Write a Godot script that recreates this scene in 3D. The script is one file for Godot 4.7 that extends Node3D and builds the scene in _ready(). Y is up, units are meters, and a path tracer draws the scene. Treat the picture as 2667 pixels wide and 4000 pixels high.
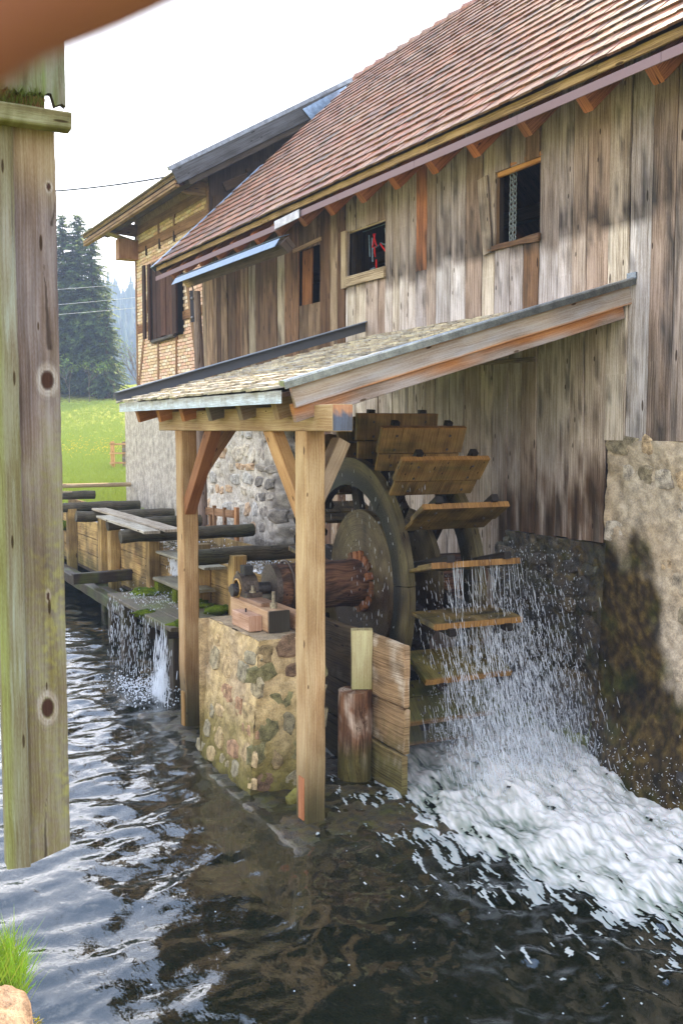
extends Node3D
# An old sawmill with a water wheel beside a mill stream. x points into the mill, -z up the stream, y up; metres.

const WX := 6.9                     # the mill's stream-side wall
var rng := RandomNumberGenerator.new()
var na := FastNoiseLite.new()
var nb := FastNoiseLite.new()
var nc := FastNoiseLite.new()
var M := {}
var taken := {}


class MB:
	var v := PackedVector3Array()
	var n := PackedVector3Array()
	var t := PackedVector2Array()
	var c := PackedColorArray()
	var ix := PackedInt32Array()

	func tri3(a: Vector3, b: Vector3, d: Vector3, nn: Vector3, ua: Vector2, ub: Vector2, ud: Vector2, ca: Color, cb: Color, cd: Color) -> void:
		var k := v.size()
		v.append(a); v.append(b); v.append(d)
		n.append(nn); n.append(nn); n.append(nn)
		t.append(ua); t.append(ub); t.append(ud)
		c.append(ca); c.append(cb); c.append(cd)
		if (b - a).cross(d - a).dot(nn) > 0.0:
			ix.append(k); ix.append(k + 2); ix.append(k + 1)
		else:
			ix.append(k); ix.append(k + 1); ix.append(k + 2)

	# a flat quad a b c d in order around; its normal is turned to the side of «out»
	func quad(a: Vector3, b: Vector3, e: Vector3, d: Vector3, out: Vector3, ca: Color, cb: Color, ce: Color, cd: Color, ua: Vector2, ub: Vector2, ue: Vector2, ud: Vector2) -> void:
		var nn := (e - a).cross(d - b)
		if nn.length_squared() < 1e-14:
			return
		nn = nn.normalized()
		if nn.dot(out) < 0.0:
			nn = -nn
		var k := v.size()
		v.append(a); v.append(b); v.append(e); v.append(d)
		for i in 4:
			n.append(nn)
		t.append(ua); t.append(ub); t.append(ue); t.append(ud)
		c.append(ca); c.append(cb); c.append(ce); c.append(cd)
		if (b - a).cross(e - a).dot(nn) > 0.0 or (e - a).cross(d - a).dot(nn) > 0.0:
			ix.append(k); ix.append(k + 2); ix.append(k + 1); ix.append(k); ix.append(k + 3); ix.append(k + 2)
		else:
			ix.append(k); ix.append(k + 1); ix.append(k + 2); ix.append(k); ix.append(k + 2); ix.append(k + 3)

	# a smooth grid: points row by row; «up» tells the side that its normals face
	func grid(p: PackedVector3Array, cols: int, up: Vector3, cl: PackedColorArray, uvs: PackedVector2Array, keep := PackedByteArray()) -> void:
		var k := v.size()
		var rows := p.size() / cols
		v.append_array(p)
		c.append_array(cl)
		t.append_array(uvs)
		var flip := 1.0
		for r in rows:
			for q in cols:
				var a: Vector3 = p[r * cols + mini(q + 1, cols - 1)] - p[r * cols + maxi(q - 1, 0)]
				var b: Vector3 = p[mini(r + 1, rows - 1) * cols + q] - p[maxi(r - 1, 0) * cols + q]
				var nn := a.cross(b).normalized()
				n.append(nn if nn.dot(up) >= 0.0 else -nn)
		var mid := p[(rows / 2) * cols + cols / 2]
		var cw := (p[(rows / 2) * cols + mini(cols / 2 + 1, cols - 1)] - mid).cross(p[mini(rows / 2 + 1, rows - 1) * cols + cols / 2] - mid).dot(up) > 0.0
		for r in rows - 1:
			for q in cols - 1:
				if keep.size() and not keep[r * cols + q]:
					continue
				var i := k + r * cols + q
				if cw:
					ix.append(i); ix.append(i + cols); ix.append(i + 1); ix.append(i + 1); ix.append(i + cols); ix.append(i + cols + 1)
				else:
					ix.append(i); ix.append(i + 1); ix.append(i + cols); ix.append(i + 1); ix.append(i + cols + 1); ix.append(i + cols)

	# a ring of points (x across, z out of the piece) swept along the local y from 0 to L; flat faces
	func sweep(T: Transform3D, ring: PackedVector2Array, L: float, rows: int, cf: Callable, wob := 0.0, uvo := Vector2.ZERO, caps := true, taper := 1.0, nz: FastNoiseLite = null) -> void:
		var m := ring.size()
		var prev := PackedVector3Array()
		var pcol := PackedColorArray()
		var ctr := Vector2.ZERO
		for q in ring:
			ctr += q
		ctr /= m
		var per := PackedFloat32Array([0.0])
		for j in m:
			per.append(per[j] + ring[j].distance_to(ring[(j + 1) % m]))
		for i in rows + 1:
			var f := float(i) / rows
			var s := lerpf(1.0, taper, f)
			var cur := PackedVector3Array()
			var col := PackedColorArray()
			for j in m:
				var q: Vector2 = ctr + (ring[j] - ctr) * s
				if wob > 0.0 and nz:
					var side := signf(ring[j].x - ctr.x) * (1.0 if absf(ring[j].x - ctr.x) > 1e-4 else 0.0)
					q.x += nz.get_noise_2d(f * L * 1.6 + uvo.x * 31.0, side * 9.0 + uvo.y * 17.0) * wob
					q.y += nz.get_noise_2d(f * L * 1.3 + uvo.x * 57.0 + side * 40.0, uvo.y * 13.0 + 50.0) * wob * 0.6
				var w: Vector3 = T * Vector3(q.x, f * L, q.y)
				cur.append(w)
				col.append(cf.call(w))
			if i > 0:
				var y0 := float(i - 1) / rows * L
				var y1 := f * L
				for j in m:
					var k := (j + 1) % m
					var out: Vector3 = T.basis * Vector3((ring[j].x + ring[k].x) * 0.5 - ctr.x, 0, (ring[j].y + ring[k].y) * 0.5 - ctr.y)
					quad(prev[j], prev[k], cur[k], cur[j], out, pcol[j], pcol[k], col[k], col[j], uvo + Vector2(per[j], y0), uvo + Vector2(per[j + 1], y0), uvo + Vector2(per[j + 1], y1), uvo + Vector2(per[j], y1))
			if caps and (i == 0 or i == rows):
				var o := T.basis.y * (1.0 if i == rows else -1.0)
				var mid := Vector3.ZERO
				for w in cur:
					mid += w
				mid /= m
				var mc: Color = cf.call(mid)
				for j in m:
					var k := (j + 1) % m
					tri3(mid, cur[j], cur[k], o.normalized(), uvo + Vector2(0.1, 0.05), uvo + Vector2(0.1 + ring[j].x, 0.05 + ring[j].y * 0.3), uvo + Vector2(0.1 + ring[k].x, 0.05 + ring[k].y * 0.3), mc, col[j], col[k])
			prev = cur
			pcol = col

	# a round bar along points; smooth
	func tube(p: Array, r: Array, sides: int, cf: Callable, caps := true, rough := 0.0, nz: FastNoiseLite = null, uvo := Vector2.ZERO) -> void:
		var k0 := v.size()
		var side := Vector3.UP
		var along := 0.0
		for i in p.size():
			var d: Vector3 = (p[mini(i + 1, p.size() - 1)] - p[maxi(i - 1, 0)]).normalized()
			if i == 0:
				side = Vector3.UP if absf(d.y) < 0.9 else Vector3.RIGHT
			else:
				along += p[i].distance_to(p[i - 1])
			side = (side - d * side.dot(d)).normalized()
			var o := d.cross(side)
			for j in sides + 1:
				var a := TAU * j / sides
				var e := side * cos(a) + o * sin(a)
				var rr: float = r[mini(i, r.size() - 1)]
				if rough > 0.0:
					rr += nz.get_noise_3d(e.x * 1.2 + uvo.x * 9.0, e.y * 1.2 + e.z, along * 0.6) * rough
				var w: Vector3 = p[i] + e * rr
				v.append(w)
				n.append(e)
				t.append(uvo + Vector2(float(j) / sides * TAU * rr, along))
				c.append(cf.call(w))
		for i in p.size() - 1:
			for j in sides:
				var a := k0 + i * (sides + 1) + j
				var b := a + sides + 1
				if (v[a + 1] - v[a]).cross(v[b] - v[a]).dot(n[a]) > 0.0:
					ix.append(a); ix.append(b); ix.append(a + 1); ix.append(a + 1); ix.append(b); ix.append(b + 1)
				else:
					ix.append(a); ix.append(a + 1); ix.append(b); ix.append(a + 1); ix.append(b + 1); ix.append(b)
		if caps:
			for e in [0, p.size() - 1]:
				var nn: Vector3 = (p[1] - p[0]).normalized() * -1.0 if e == 0 else (p[-1] - p[-2]).normalized()
				for j in sides:
					var a: int = k0 + e * (sides + 1) + j
					var cc: Color = c[a]
					tri3(p[e], v[a], v[a + 1], nn, uvo, uvo + Vector2(0.1, 0), uvo + Vector2(0.1, 0.1), cc, c[a], c[a + 1])

	# a lump: a sphere pushed about by noise, squashed to «r»
	func blob(o: Vector3, r: Vector3, rings: int, segs: int, amp: float, nz: FastNoiseLite, seedv: float, cf: Callable, freq := 1.0, B := Basis.IDENTITY) -> void:
		var p := PackedVector3Array()
		var k := v.size()
		for i in rings + 1:
			var la := PI * i / rings
			for j in segs + 1:
				var lo := TAU * (j % segs) / segs
				var e := Vector3(sin(la) * cos(lo), cos(la), sin(la) * sin(lo))
				var s := 1.0 + amp * nz.get_noise_3d(e.x * freq + seedv, e.y * freq + seedv * 0.7, e.z * freq - seedv)
				p.append(o + B * (e * r * s))
		var cols := segs + 1
		for i in rings + 1:
			for j in cols:
				var w := p[i * cols + j]
				var a := p[i * cols + (j + 1) % segs] - p[i * cols + (j + segs - 1) % segs]
				var b := p[mini(i + 1, rings) * cols + j] - p[maxi(i - 1, 0) * cols + j]
				var nn := a.cross(b)
				if nn.length_squared() < 1e-16:
					nn = w - o
				nn = nn.normalized()
				if nn.dot(w - o) < 0.0:
					nn = -nn
				v.append(w); n.append(nn); t.append(Vector2(float(j) / segs, float(i) / rings) * (r.x + r.y)); c.append(cf.call(w))
		for i in rings:
			for j in segs:
				var a := k + i * cols + j
				var b := a + cols
				if (v[a + 1] - v[a]).cross(v[b] - v[a]).dot(n[a] + n[b]) > 0.0 or i == 0 and (v[b + 1] - v[a]).cross(v[b] - v[a]).dot(n[b]) > 0.0:
					ix.append(a); ix.append(b); ix.append(a + 1); ix.append(a + 1); ix.append(b); ix.append(b + 1)
				else:
					ix.append(a); ix.append(a + 1); ix.append(b); ix.append(a + 1); ix.append(b + 1); ix.append(b)

	func mesh(off := Vector3.ZERO) -> ArrayMesh:
		if off != Vector3.ZERO:
			for i in v.size():
				v[i] -= off
		var arr := []
		arr.resize(Mesh.ARRAY_MAX)
		arr[Mesh.ARRAY_VERTEX] = v
		arr[Mesh.ARRAY_NORMAL] = n
		arr[Mesh.ARRAY_TEX_UV] = t
		arr[Mesh.ARRAY_COLOR] = c
		arr[Mesh.ARRAY_INDEX] = ix
		var m := ArrayMesh.new()
		m.add_surface_from_arrays(Mesh.PRIMITIVE_TRIANGLES, arr)
		return m

	func base() -> Vector3:
		var lo := v[0]
		var hi := v[0]
		for w in v:
			lo = lo.min(w)
			hi = hi.max(w)
		return Vector3((lo.x + hi.x) * 0.5, lo.y, (lo.z + hi.z) * 0.5)


func S(r: float, g: float, b: float) -> Color:          # 0..255 sRGB to the linear value that vertex colours hold
	return Color(r / 255.0, g / 255.0, b / 255.0).srgb_to_linear()

func rr(a: float, b: float) -> float:
	return rng.randf_range(a, b)

func mulc(a: Color, k: float) -> Color:
	return Color(a.r * k, a.g * k, a.b * k)

func flat(col: Color) -> Callable:
	return func(_p): return col

func speck(col: Color, amt: float, f := 6.0) -> Callable:   # a colour that wanders a little from place to place
	return func(p: Vector3):
		var k: float = 1.0 + amt * na.get_noise_3d(p.x * f, p.y * f * 0.6, p.z * f)
		return Color(col.r * k, col.g * k, col.b * k)

func numbered(called: String, parent: Node = null) -> String:
	var key := called if parent == null else "%d/%s" % [parent.get_instance_id(), called]
	taken[key] = taken.get(key, -1) + 1
	return called if taken[key] == 0 else "%s_%03d" % [called, taken[key]]

func wpos(o: Node) -> Vector3:
	var p := Vector3.ZERO
	while o is Node3D and o != self:
		p += o.position
		o = o.get_parent()
	return p

func tag(o: Node, label: String, category: String, group := "") -> Node:
	o.set_meta("label", label)
	o.set_meta("category", category)
	if group:
		o.set_meta("group", group)
	return o

func thing(called: String, label: String, category: String, at: Vector3, group := "") -> Node3D:
	var o := Node3D.new()
	o.name = numbered(called)
	o.position = at
	add_child(o, true)
	tag(o, label, category, group)
	return o

func put(mb: MB, called: String, mat: Material, parent: Node = null, kind := "") -> MeshInstance3D:
	var o := MeshInstance3D.new()
	o.name = numbered(called, parent)
	var b := mb.base()
	o.mesh = mb.mesh(b)
	o.mesh.surface_set_material(0, mat)
	(parent if parent else self).add_child(o, true)
	o.position = b - (wpos(parent) if parent else Vector3.ZERO)
	if kind:
		o.set_meta("kind", kind)
	return o

func place(mesh: Mesh, called: String, parent: Node, T: Transform3D) -> MeshInstance3D:   # one of many alike pieces that share a mesh
	var o := MeshInstance3D.new()
	o.name = numbered(called, parent)
	o.mesh = mesh
	parent.add_child(o, true)
	T.origin -= wpos(parent)
	o.transform = T
	return o

func frame(a: Vector3, b: Vector3, face: Vector3) -> Transform3D:   # local y from a to b, local z towards «face»
	var y := (b - a).normalized()
	var z := (face - y * face.dot(y)).normalized()
	return Transform3D(Basis(y.cross(z), y, z), a)

func rect(w: float, h: float, bev: float, n := 1) -> PackedVector2Array:   # n: how often its wide sides are divided
	var x := w / 2
	var z := h / 2
	var c := bev
	var out := PackedVector2Array()
	for i in n + 1:
		out.append(Vector2(lerpf(-x + c, x - c, float(i) / n), -z))
	if c > 0.0:
		out.append(Vector2(x, -z + c)); out.append(Vector2(x, z - c))
	for i in n + 1:
		out.append(Vector2(lerpf(x - c, -x + c, float(i) / n), z))
	if c > 0.0:
		out.append(Vector2(-x, z - c)); out.append(Vector2(-x, -z + c))
	return out

func boardring(w: float, h: float, bev: float, n := 2) -> PackedVector2Array:   # back flat, face towards +z with eased edges
	var x := w / 2
	var out := PackedVector2Array([Vector2(-x, 0), Vector2(x, 0), Vector2(x, h - bev)])
	for i in n + 1:
		out.append(Vector2(lerpf(x - bev, -x + bev, float(i) / n), h))
	out.append(Vector2(-x, h - bev))
	return out

func beam(mb: MB, a: Vector3, b: Vector3, face: Vector3, w: float, h: float, cf: Callable, bev := 0.008, rows := 1, wob := 0.0, n := 1) -> void:
	mb.sweep(frame(a, b, face), rect(w, h, bev, n), a.distance_to(b), rows, cf, wob, Vector2(rr(0, 5), rr(0, 5)), true, 1.0, na)

func box(mb: MB, o: Vector3, s: Vector3, cf: Callable, bev := 0.006, B := Basis.IDENTITY) -> void:   # centred
	mb.sweep(Transform3D(B, o - B.y * s.y * 0.5), rect(s.x, s.z, bev), s.y, 1, cf, 0.0, Vector2(rr(0, 5), rr(0, 5)))

# ---------------------------------------------------------------- textures and materials

func noise_bytes(sd: int, f: float, w: int, h: int, to_w: int, to_h: int, oct := 4, type := FastNoiseLite.TYPE_SIMPLEX_SMOOTH) -> PackedByteArray:
	var z := FastNoiseLite.new()
	z.seed = sd
	z.noise_type = type
	z.frequency = f
	z.fractal_octaves = oct
	var im := z.get_seamless_image(w, h)
	im.convert(Image.FORMAT_L8)
	if to_w != w or to_h != h:
		im.resize(to_w, to_h, Image.INTERPOLATE_CUBIC)
	return im.get_data()

# wood: streaks along v, bent round knots, with checks. Bright and nearly neutral; the colour comes from the vertices.
func wood_tex(sd: int, w: int, h: int, knots: int, contrast: float, checks: int, warm: float) -> ImageTexture:
	var s1 := noise_bytes(sd, 0.06, w, 16, w, h)
	var s2 := noise_bytes(sd + 1, 0.25, w, 32, w, h, 3)
	var bl := noise_bytes(sd + 2, 0.03, 64, 64, w, h, 3)
	var sp := noise_bytes(sd + 3, 0.2, w, h / 4, w, h, 2)
	var z := RandomNumberGenerator.new()
	z.seed = sd
	var ks := []
	for i in knots:
		ks.append([z.randf() * w, z.randf() * h, z.randf_range(7, 15) * w / 512.0, z.randf_range(1.6, 2.6)])
	var out := PackedByteArray()
	out.resize(w * h * 3)
	var mask := w - 1
	for y in h:
		var near := []
		for k in ks:
			var dy: float = absf(y - k[1])
			dy = minf(dy, h - dy)
			if dy < k[2] * k[3] * 4.0:
				near.append([k[0], dy / (k[2] * k[3]), k[2]])
		for x in w:
			var i := y * w + x
			var dx := 0.0
			var core := 0.0
			for k in near:
				var d: float = x - k[0]
				if d > w * 0.5: d -= w
				if d < -w * 0.5: d += w
				d /= k[2]
				var r2: float = d * d + k[1] * k[1]
				if r2 < 16.0:
					var e := exp(-r2 * 0.45)
					dx -= d * k[2] * e * 0.8
					core = maxf(core, 1.0 - r2)
			var wv := (bl[i] - 128) * 0.10
			var xi := int(x + dx + wv) & mask
			var g := (s1[y * w + xi] * 0.55 + s2[y * w + xi] * 0.45 - 128.0) / 128.0
			var val := 0.87 + g * contrast + (bl[i] - 128) / 900.0 + (sp[i] - 128) / 1400.0
			if s2[y * w + xi] < checks and bl[(i * 7) % (w * h)] > 100:
				val *= 0.62
			if core > 0.0:
				val *= 1.0 - 0.55 * minf(core * 2.0, 1.0)
			val = clampf(val, 0.15, 1.0)
			var wr := 1.0 + warm * (0.5 - val)
			out[i * 3] = int(clampf(val * 255.0 * (1.0 + warm * (0.75 - val) * 0.6), 0, 255))
			out[i * 3 + 1] = int(val * 255.0 * 0.985)
			out[i * 3 + 2] = int(clampf(val * 255.0 * (0.97 - warm * (0.85 - val) * 0.8), 0, 255))
	return ImageTexture.create_from_image(Image.create_from_data(w, h, false, Image.FORMAT_RGB8, out))

# stone, mortar, clay, earth: mottles of three sizes and pits
func rock_tex(sd: int, s: int, amp: float, pits: int, fine: float) -> ImageTexture:
	var a := noise_bytes(sd, 0.012, s, s, s, s, 5)
	var b := noise_bytes(sd + 1, 0.06, s, s, s, s, 3)
	var d := noise_bytes(sd + 2, 0.22, s, s, s, s, 2)
	var e := noise_bytes(sd + 3, 0.09, s, s, s, s, 2, FastNoiseLite.TYPE_CELLULAR)
	var out := PackedByteArray()
	out.resize(s * s * 3)
	for i in s * s:
		var val := 0.86 + amp * ((a[i] - 128) * 0.6 + (b[i] - 128) * 0.4) / 128.0 + fine * (d[i] - 128) / 128.0
		if e[i] < pits:
			val *= 0.7
		val = clampf(val, 0.1, 1.0)
		var hue := (b[(i * 3 + 77) % (s * s)] - 128) / 1600.0
		out[i * 3] = int(clampf(val * (1.0 + hue) * 255, 0, 255))
		out[i * 3 + 1] = int(val * 252)
		out[i * 3 + 2] = int(clampf(val * (0.97 - hue) * 255, 0, 255))
	return ImageTexture.create_from_image(Image.create_from_data(s, s, false, Image.FORMAT_RGB8, out))

func mat(tex: Texture2D, uvs: Vector3, rough: float, bump: float, spec := 0.4, tri := false) -> StandardMaterial3D:
	var m := StandardMaterial3D.new()
	m.vertex_color_use_as_albedo = true
	m.albedo_color = Color.WHITE
	m.roughness = rough
	m.metallic_specular = spec
	m.uv1_scale = uvs
	if tri:
		m.uv1_triplanar = true
		m.uv1_world_triplanar = true
		m.uv1_triplanar_sharpness = 3.0
	if tex:
		m.albedo_texture = tex
		if bump > 0.0:
			m.heightmap_enabled = true
			m.heightmap_texture = tex
			m.heightmap_scale = bump
	return m

func make_materials() -> void:
	var old := wood_tex(11, 512, 1024, 3, 0.44, 0, 0.22)
	var new := wood_tex(31, 512, 1024, 4, 0.22, 0, 0.5)
	var rock := rock_tex(51, 512, 0.42, 40, 0.14)
	var mort := rock_tex(61, 512, 0.26, 34, 0.16)
	var wet := rock_tex(71, 512, 0.75, 60, 0.3)
	M.old = mat(old, Vector3(1 / 0.55, 1 / 1.9, 1), 0.86, 0.5, 0.3)
	M.close = mat(new, Vector3(1 / 0.16, 1 / 0.9, 1), 0.85, 0.12, 0.3)
	M.oldwet = mat(old, Vector3(1 / 0.4, 1 / 1.0, 1), 0.5, 0.6, 0.3)
	M.timber = mat(new, Vector3(1 / 0.5, 1 / 1.6, 1), 0.68, 0.12, 0.35)
	M.bark = mat(old, Vector3(1 / 0.8, 1 / 0.8, 1), 0.8, 1.8, 0.35)
	M.rock = mat(rock, Vector3(1.6, 1.6, 1.6), 0.85, 0.9, 0.3, true)
	M.mortar = mat(mort, Vector3(1.1, 1.1, 1.1), 0.92, 0.9, 0.25, true)
	M.plaster = mat(mort, Vector3(0.7, 0.7, 0.7), 0.92, 0.25, 0.2, true)
	M.wetrock = mat(wet, Vector3(1.3, 1.3, 1.3), 0.38, 1.6, 0.5, true)
	M.brick = mat(mort, Vector3(1.4, 1.4, 1.4), 0.9, 0.5, 0.25, true)
	M.tile = mat(rock, Vector3(2.2, 2.2, 2.2), 0.52, 0.4, 0.3, true)
	M.shingle = mat(old, Vector3(1 / 0.25, 1 / 0.5, 1), 0.42, 0.4, 0.6)
	M.metal = mat(mort, Vector3(0.9, 0.9, 0.9), 0.34, 0.1, 0.6, true)
	M.metal.metallic = 0.75
	M.iron = mat(rock, Vector3(5, 5, 5), 0.5, 0.3, 0.5, true)
	M.iron.metallic = 0.5
	M.plain = mat(null, Vector3.ONE, 0.8, 0.0, 0.3)
	M.grass = mat(rock, Vector3(0.35, 0.35, 0.35), 0.95, 2.0, 0.1, true)
	M.leaf = mat(null, Vector3.ONE, 0.7, 0.0, 0.3)
	M.leaf.backlight_enabled = true
	M.leaf.backlight = Color(0.35, 0.35, 0.35)
	M.leaf.cull_mode = BaseMaterial3D.CULL_DISABLED
	M.blade = M.leaf.duplicate()
	M.blade.backlight = Color(0.35, 0.35, 0.35)
	M.moss = mat(rock, Vector3(7, 7, 7), 0.95, 2.5, 0.15, true)
	M.skin = mat(null, Vector3.ONE, 0.6, 0.0, 0.3)
	M.skin.backlight_enabled = true
	M.skin.backlight = Color(0.3, 0.14, 0.09)
	# water: a thin murky sheet that shows some of what lies below it
	M.water = StandardMaterial3D.new()
	M.water.transparency = BaseMaterial3D.TRANSPARENCY_ALPHA
	M.water.albedo_color = Color(0.085, 0.105, 0.06, 0.5)
	M.water.roughness = 0.03
	M.water.metallic_specular = 0.7
	var wn := FastNoiseLite.new()
	wn.seed = 5
	wn.frequency = 0.02
	wn.fractal_octaves = 4
	wn.domain_warp_enabled = true
	wn.domain_warp_amplitude = 18.0
	var wim := wn.get_seamless_image(512, 512)
	wim.convert(Image.FORMAT_RGBA8)
	wim.bump_map_to_normal_map(3.0)
	M.water.normal_enabled = true
	M.water.normal_texture = ImageTexture.create_from_image(wim)
	M.water.normal_scale = 0.26
	M.water.uv1_scale = Vector3(0.9, 0.5, 1)
	M.foam = mat(null, Vector3.ONE, 0.8, 0.0, 0.15)
	M.foam.subsurf_scatter_enabled = true
	M.foam.subsurf_scatter_strength = 0.15
	M.sheet = mat(mort, Vector3(0.9, 0.9, 0.9), 0.45, 0.1, 0.5, true)
	M.sheet.metallic = 0.55
	M.drop = StandardMaterial3D.new()
	M.drop.transparency = BaseMaterial3D.TRANSPARENCY_ALPHA
	M.drop.albedo_color = Color(0.93, 0.95, 0.97, 0.30)
	M.drop.roughness = 0.15
	M.drop.metallic_specular = 0.8
	M.drop.backlight_enabled = true
	M.drop.backlight = Color(0.7, 0.7, 0.7)


func _ready() -> void:
	rng.seed = 4711
	na.seed = 3; na.frequency = 1.0; na.fractal_octaves = 3
	nb.seed = 9; nb.frequency = 1.0; nb.fractal_octaves = 2
	nc.seed = 21; nc.frequency = 1.0; nc.noise_type = FastNoiseLite.TYPE_CELLULAR; nc.fractal_octaves = 1

	var cam := Camera3D.new()
	cam.name = "camera"
	var ca := CameraAttributesPhysical.new()
	ca.frustum_focal_length = 23.98
	ca.frustum_focus_distance = 9.5
	ca.exposure_aperture = 9.0
	ca.frustum_near = 0.02
	ca.frustum_far = 3000.0
	cam.attributes = ca
	cam.near = 0.02
	cam.far = 3000.0
	cam.fov = 53.16
	cam.position = Vector3(0, 3.3, 0)
	cam.rotation = Vector3(deg_to_rad(-4.65), deg_to_rad(-27.6), 0)
	add_child(cam)
	cam.current = true

	var env := Environment.new()
	env.background_mode = Environment.BG_SKY
	var sk := ProceduralSkyMaterial.new()
	sk.sky_top_color = Color(0.54, 0.64, 0.79)
	sk.sky_horizon_color = Color(1.0, 0.955, 0.90)
	sk.sky_curve = 0.28
	sk.ground_bottom_color = Color(0.25, 0.28, 0.2)
	sk.ground_horizon_color = Color(0.6, 0.65, 0.6)
	sk.sky_energy_multiplier = 1.25
	sk.sun_angle_max = 40.0
	sk.sun_curve = 0.12
	sk.sky_cover = clouds()
	sk.sky_cover_modulate = Color(1, 1, 1, 0.6)
	env.sky = Sky.new()
	env.sky.sky_material = sk
	env.tonemap_mode = Environment.TONE_MAPPER_LINEAR
	env.tonemap_exposure = 3.05
	env.sdfgi_enabled = true
	env.ssao_enabled = true
	env.ssil_enabled = true
	env.fog_enabled = true
	env.fog_density = 0.0011
	env.volumetric_fog_enabled = true
	env.volumetric_fog_density = 0.0
	env.fog_light_color = Color(0.78, 0.87, 1.0)
	var we := WorldEnvironment.new()
	we.name = "environment"
	we.environment = env
	add_child(we)

	var sun := DirectionalLight3D.new()
	sun.name = "sun"
	sun.light_color = Color(1.0, 0.91, 0.78)
	sun.light_energy = 1.55
	sun.light_angular_distance = 0.5
	sun.shadow_enabled = true
	var az := deg_to_rad(45.0)
	var el := deg_to_rad(42.0)
	var to := Vector3(sin(az) * cos(el), sin(el), -cos(az) * cos(el))
	add_child(sun)
	sun.look_at_from_position(to * 50.0, Vector3.ZERO)

	make_materials()
	setting()
	sawmill()
	brick_house()
	shelter()
	wheel()
	pier()
	partition()
	flume()
	yard()
	foreground()
	trees()
	white_water()


func clouds() -> Texture2D:
	var z := FastNoiseLite.new()
	z.seed = 77
	z.frequency = 0.011
	z.fractal_octaves = 5
	var im := z.get_seamless_image(1024, 512)
	im.convert(Image.FORMAT_L8)
	var d := im.get_data()
	var out := PackedByteArray()
	out.resize(1024 * 512 * 4)
	for i in d.size():
		var a := smoothstep(0.42, 0.75, d[i] / 255.0)
		out[i * 4] = 255
		out[i * 4 + 1] = 255
		out[i * 4 + 2] = 255
		out[i * 4 + 3] = int(a * 255)
	return ImageTexture.create_from_image(Image.create_from_data(1024, 512, false, Image.FORMAT_RGBA8, out))


# ---------------------------------------------------------------- the setting

func bank_x(z: float) -> float:      # the near bank's edge
	return lerpf(-1.4, 0.35, smoothstep(-7.0, -5.2, z))

func land(x: float, z: float) -> float:
	var d := maxf(0.0, -z - 24.0)
	var y := 1.1 + 0.02 * d + 0.0011 * d * d if d < 60.0 else 6.26 + (d - 60.0) * 0.012
	y += 0.10 * clampf(x - 17.5, -9.0, 12.0) * smoothstep(20.0, 56.0, d)
	y += 0.10 * na.get_noise_2d(x * 0.07, z * 0.07) + 0.03 * na.get_noise_2d(x * 0.5, z * 0.5)
	if d > 200.0:
		var k := smoothstep(240.0, 410.0, d)
		y = lerpf(y, 50.0 + 6.0 * na.get_noise_2d(x * 0.008, 3.0) + 0.03 * (x - 115.0), k)
	var b := bank_x(z)
	var inside := smoothstep(b - 0.5, b + 0.35, x) * (1.0 - smoothstep(6.75, 7.0, x)) * smoothstep(-23.8, -23.0, z)
	if z > 12.0:
		inside *= 1.0
	return lerpf(y, -0.62 + 0.10 * na.get_noise_2d(x * 0.9, z * 0.9), inside)

func ripple(x: float, z: float) -> float:
	var near := smoothstep(2.0, 4.2, x) * smoothstep(-9.5, -7.0, z)
	var h := 0.034 * na.get_noise_2d(x * 0.9 + z * 0.25, z * 1.5) + 0.0085 * nb.get_noise_2d(x * 2.4 + 7.0, z * 3.6) + 0.0016 * nb.get_noise_2d(x * 7.0, z * 9.0 + 3.0)
	h += near * (0.035 * na.get_noise_2d(x * 2.2 + 5.0, z * 1.5) + 0.026 * nb.get_noise_2d(x * 5.0 + 1.2 * z, z * 3.5) + 0.007 * nb.get_noise_2d(x * 13.0 + 3.0 * z, z * 8.0))
	return h

func steps(lo: float, hi: float, a: float, b: float, fine: float, grow: float) -> PackedFloat32Array:
	var out := PackedFloat32Array()
	var p := a
	while p < b:
		out.append(p)
		p += fine
	var s := fine
	while p < hi:
		out.append(p)
		s *= grow
		p += s
	out.append(hi)
	s = fine
	p = a
	var left := PackedFloat32Array()
	while p > lo:
		s *= grow
		p -= s
		left.append(maxf(p, lo))
	left.reverse()
	left.append_array(out)
	return left

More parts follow.
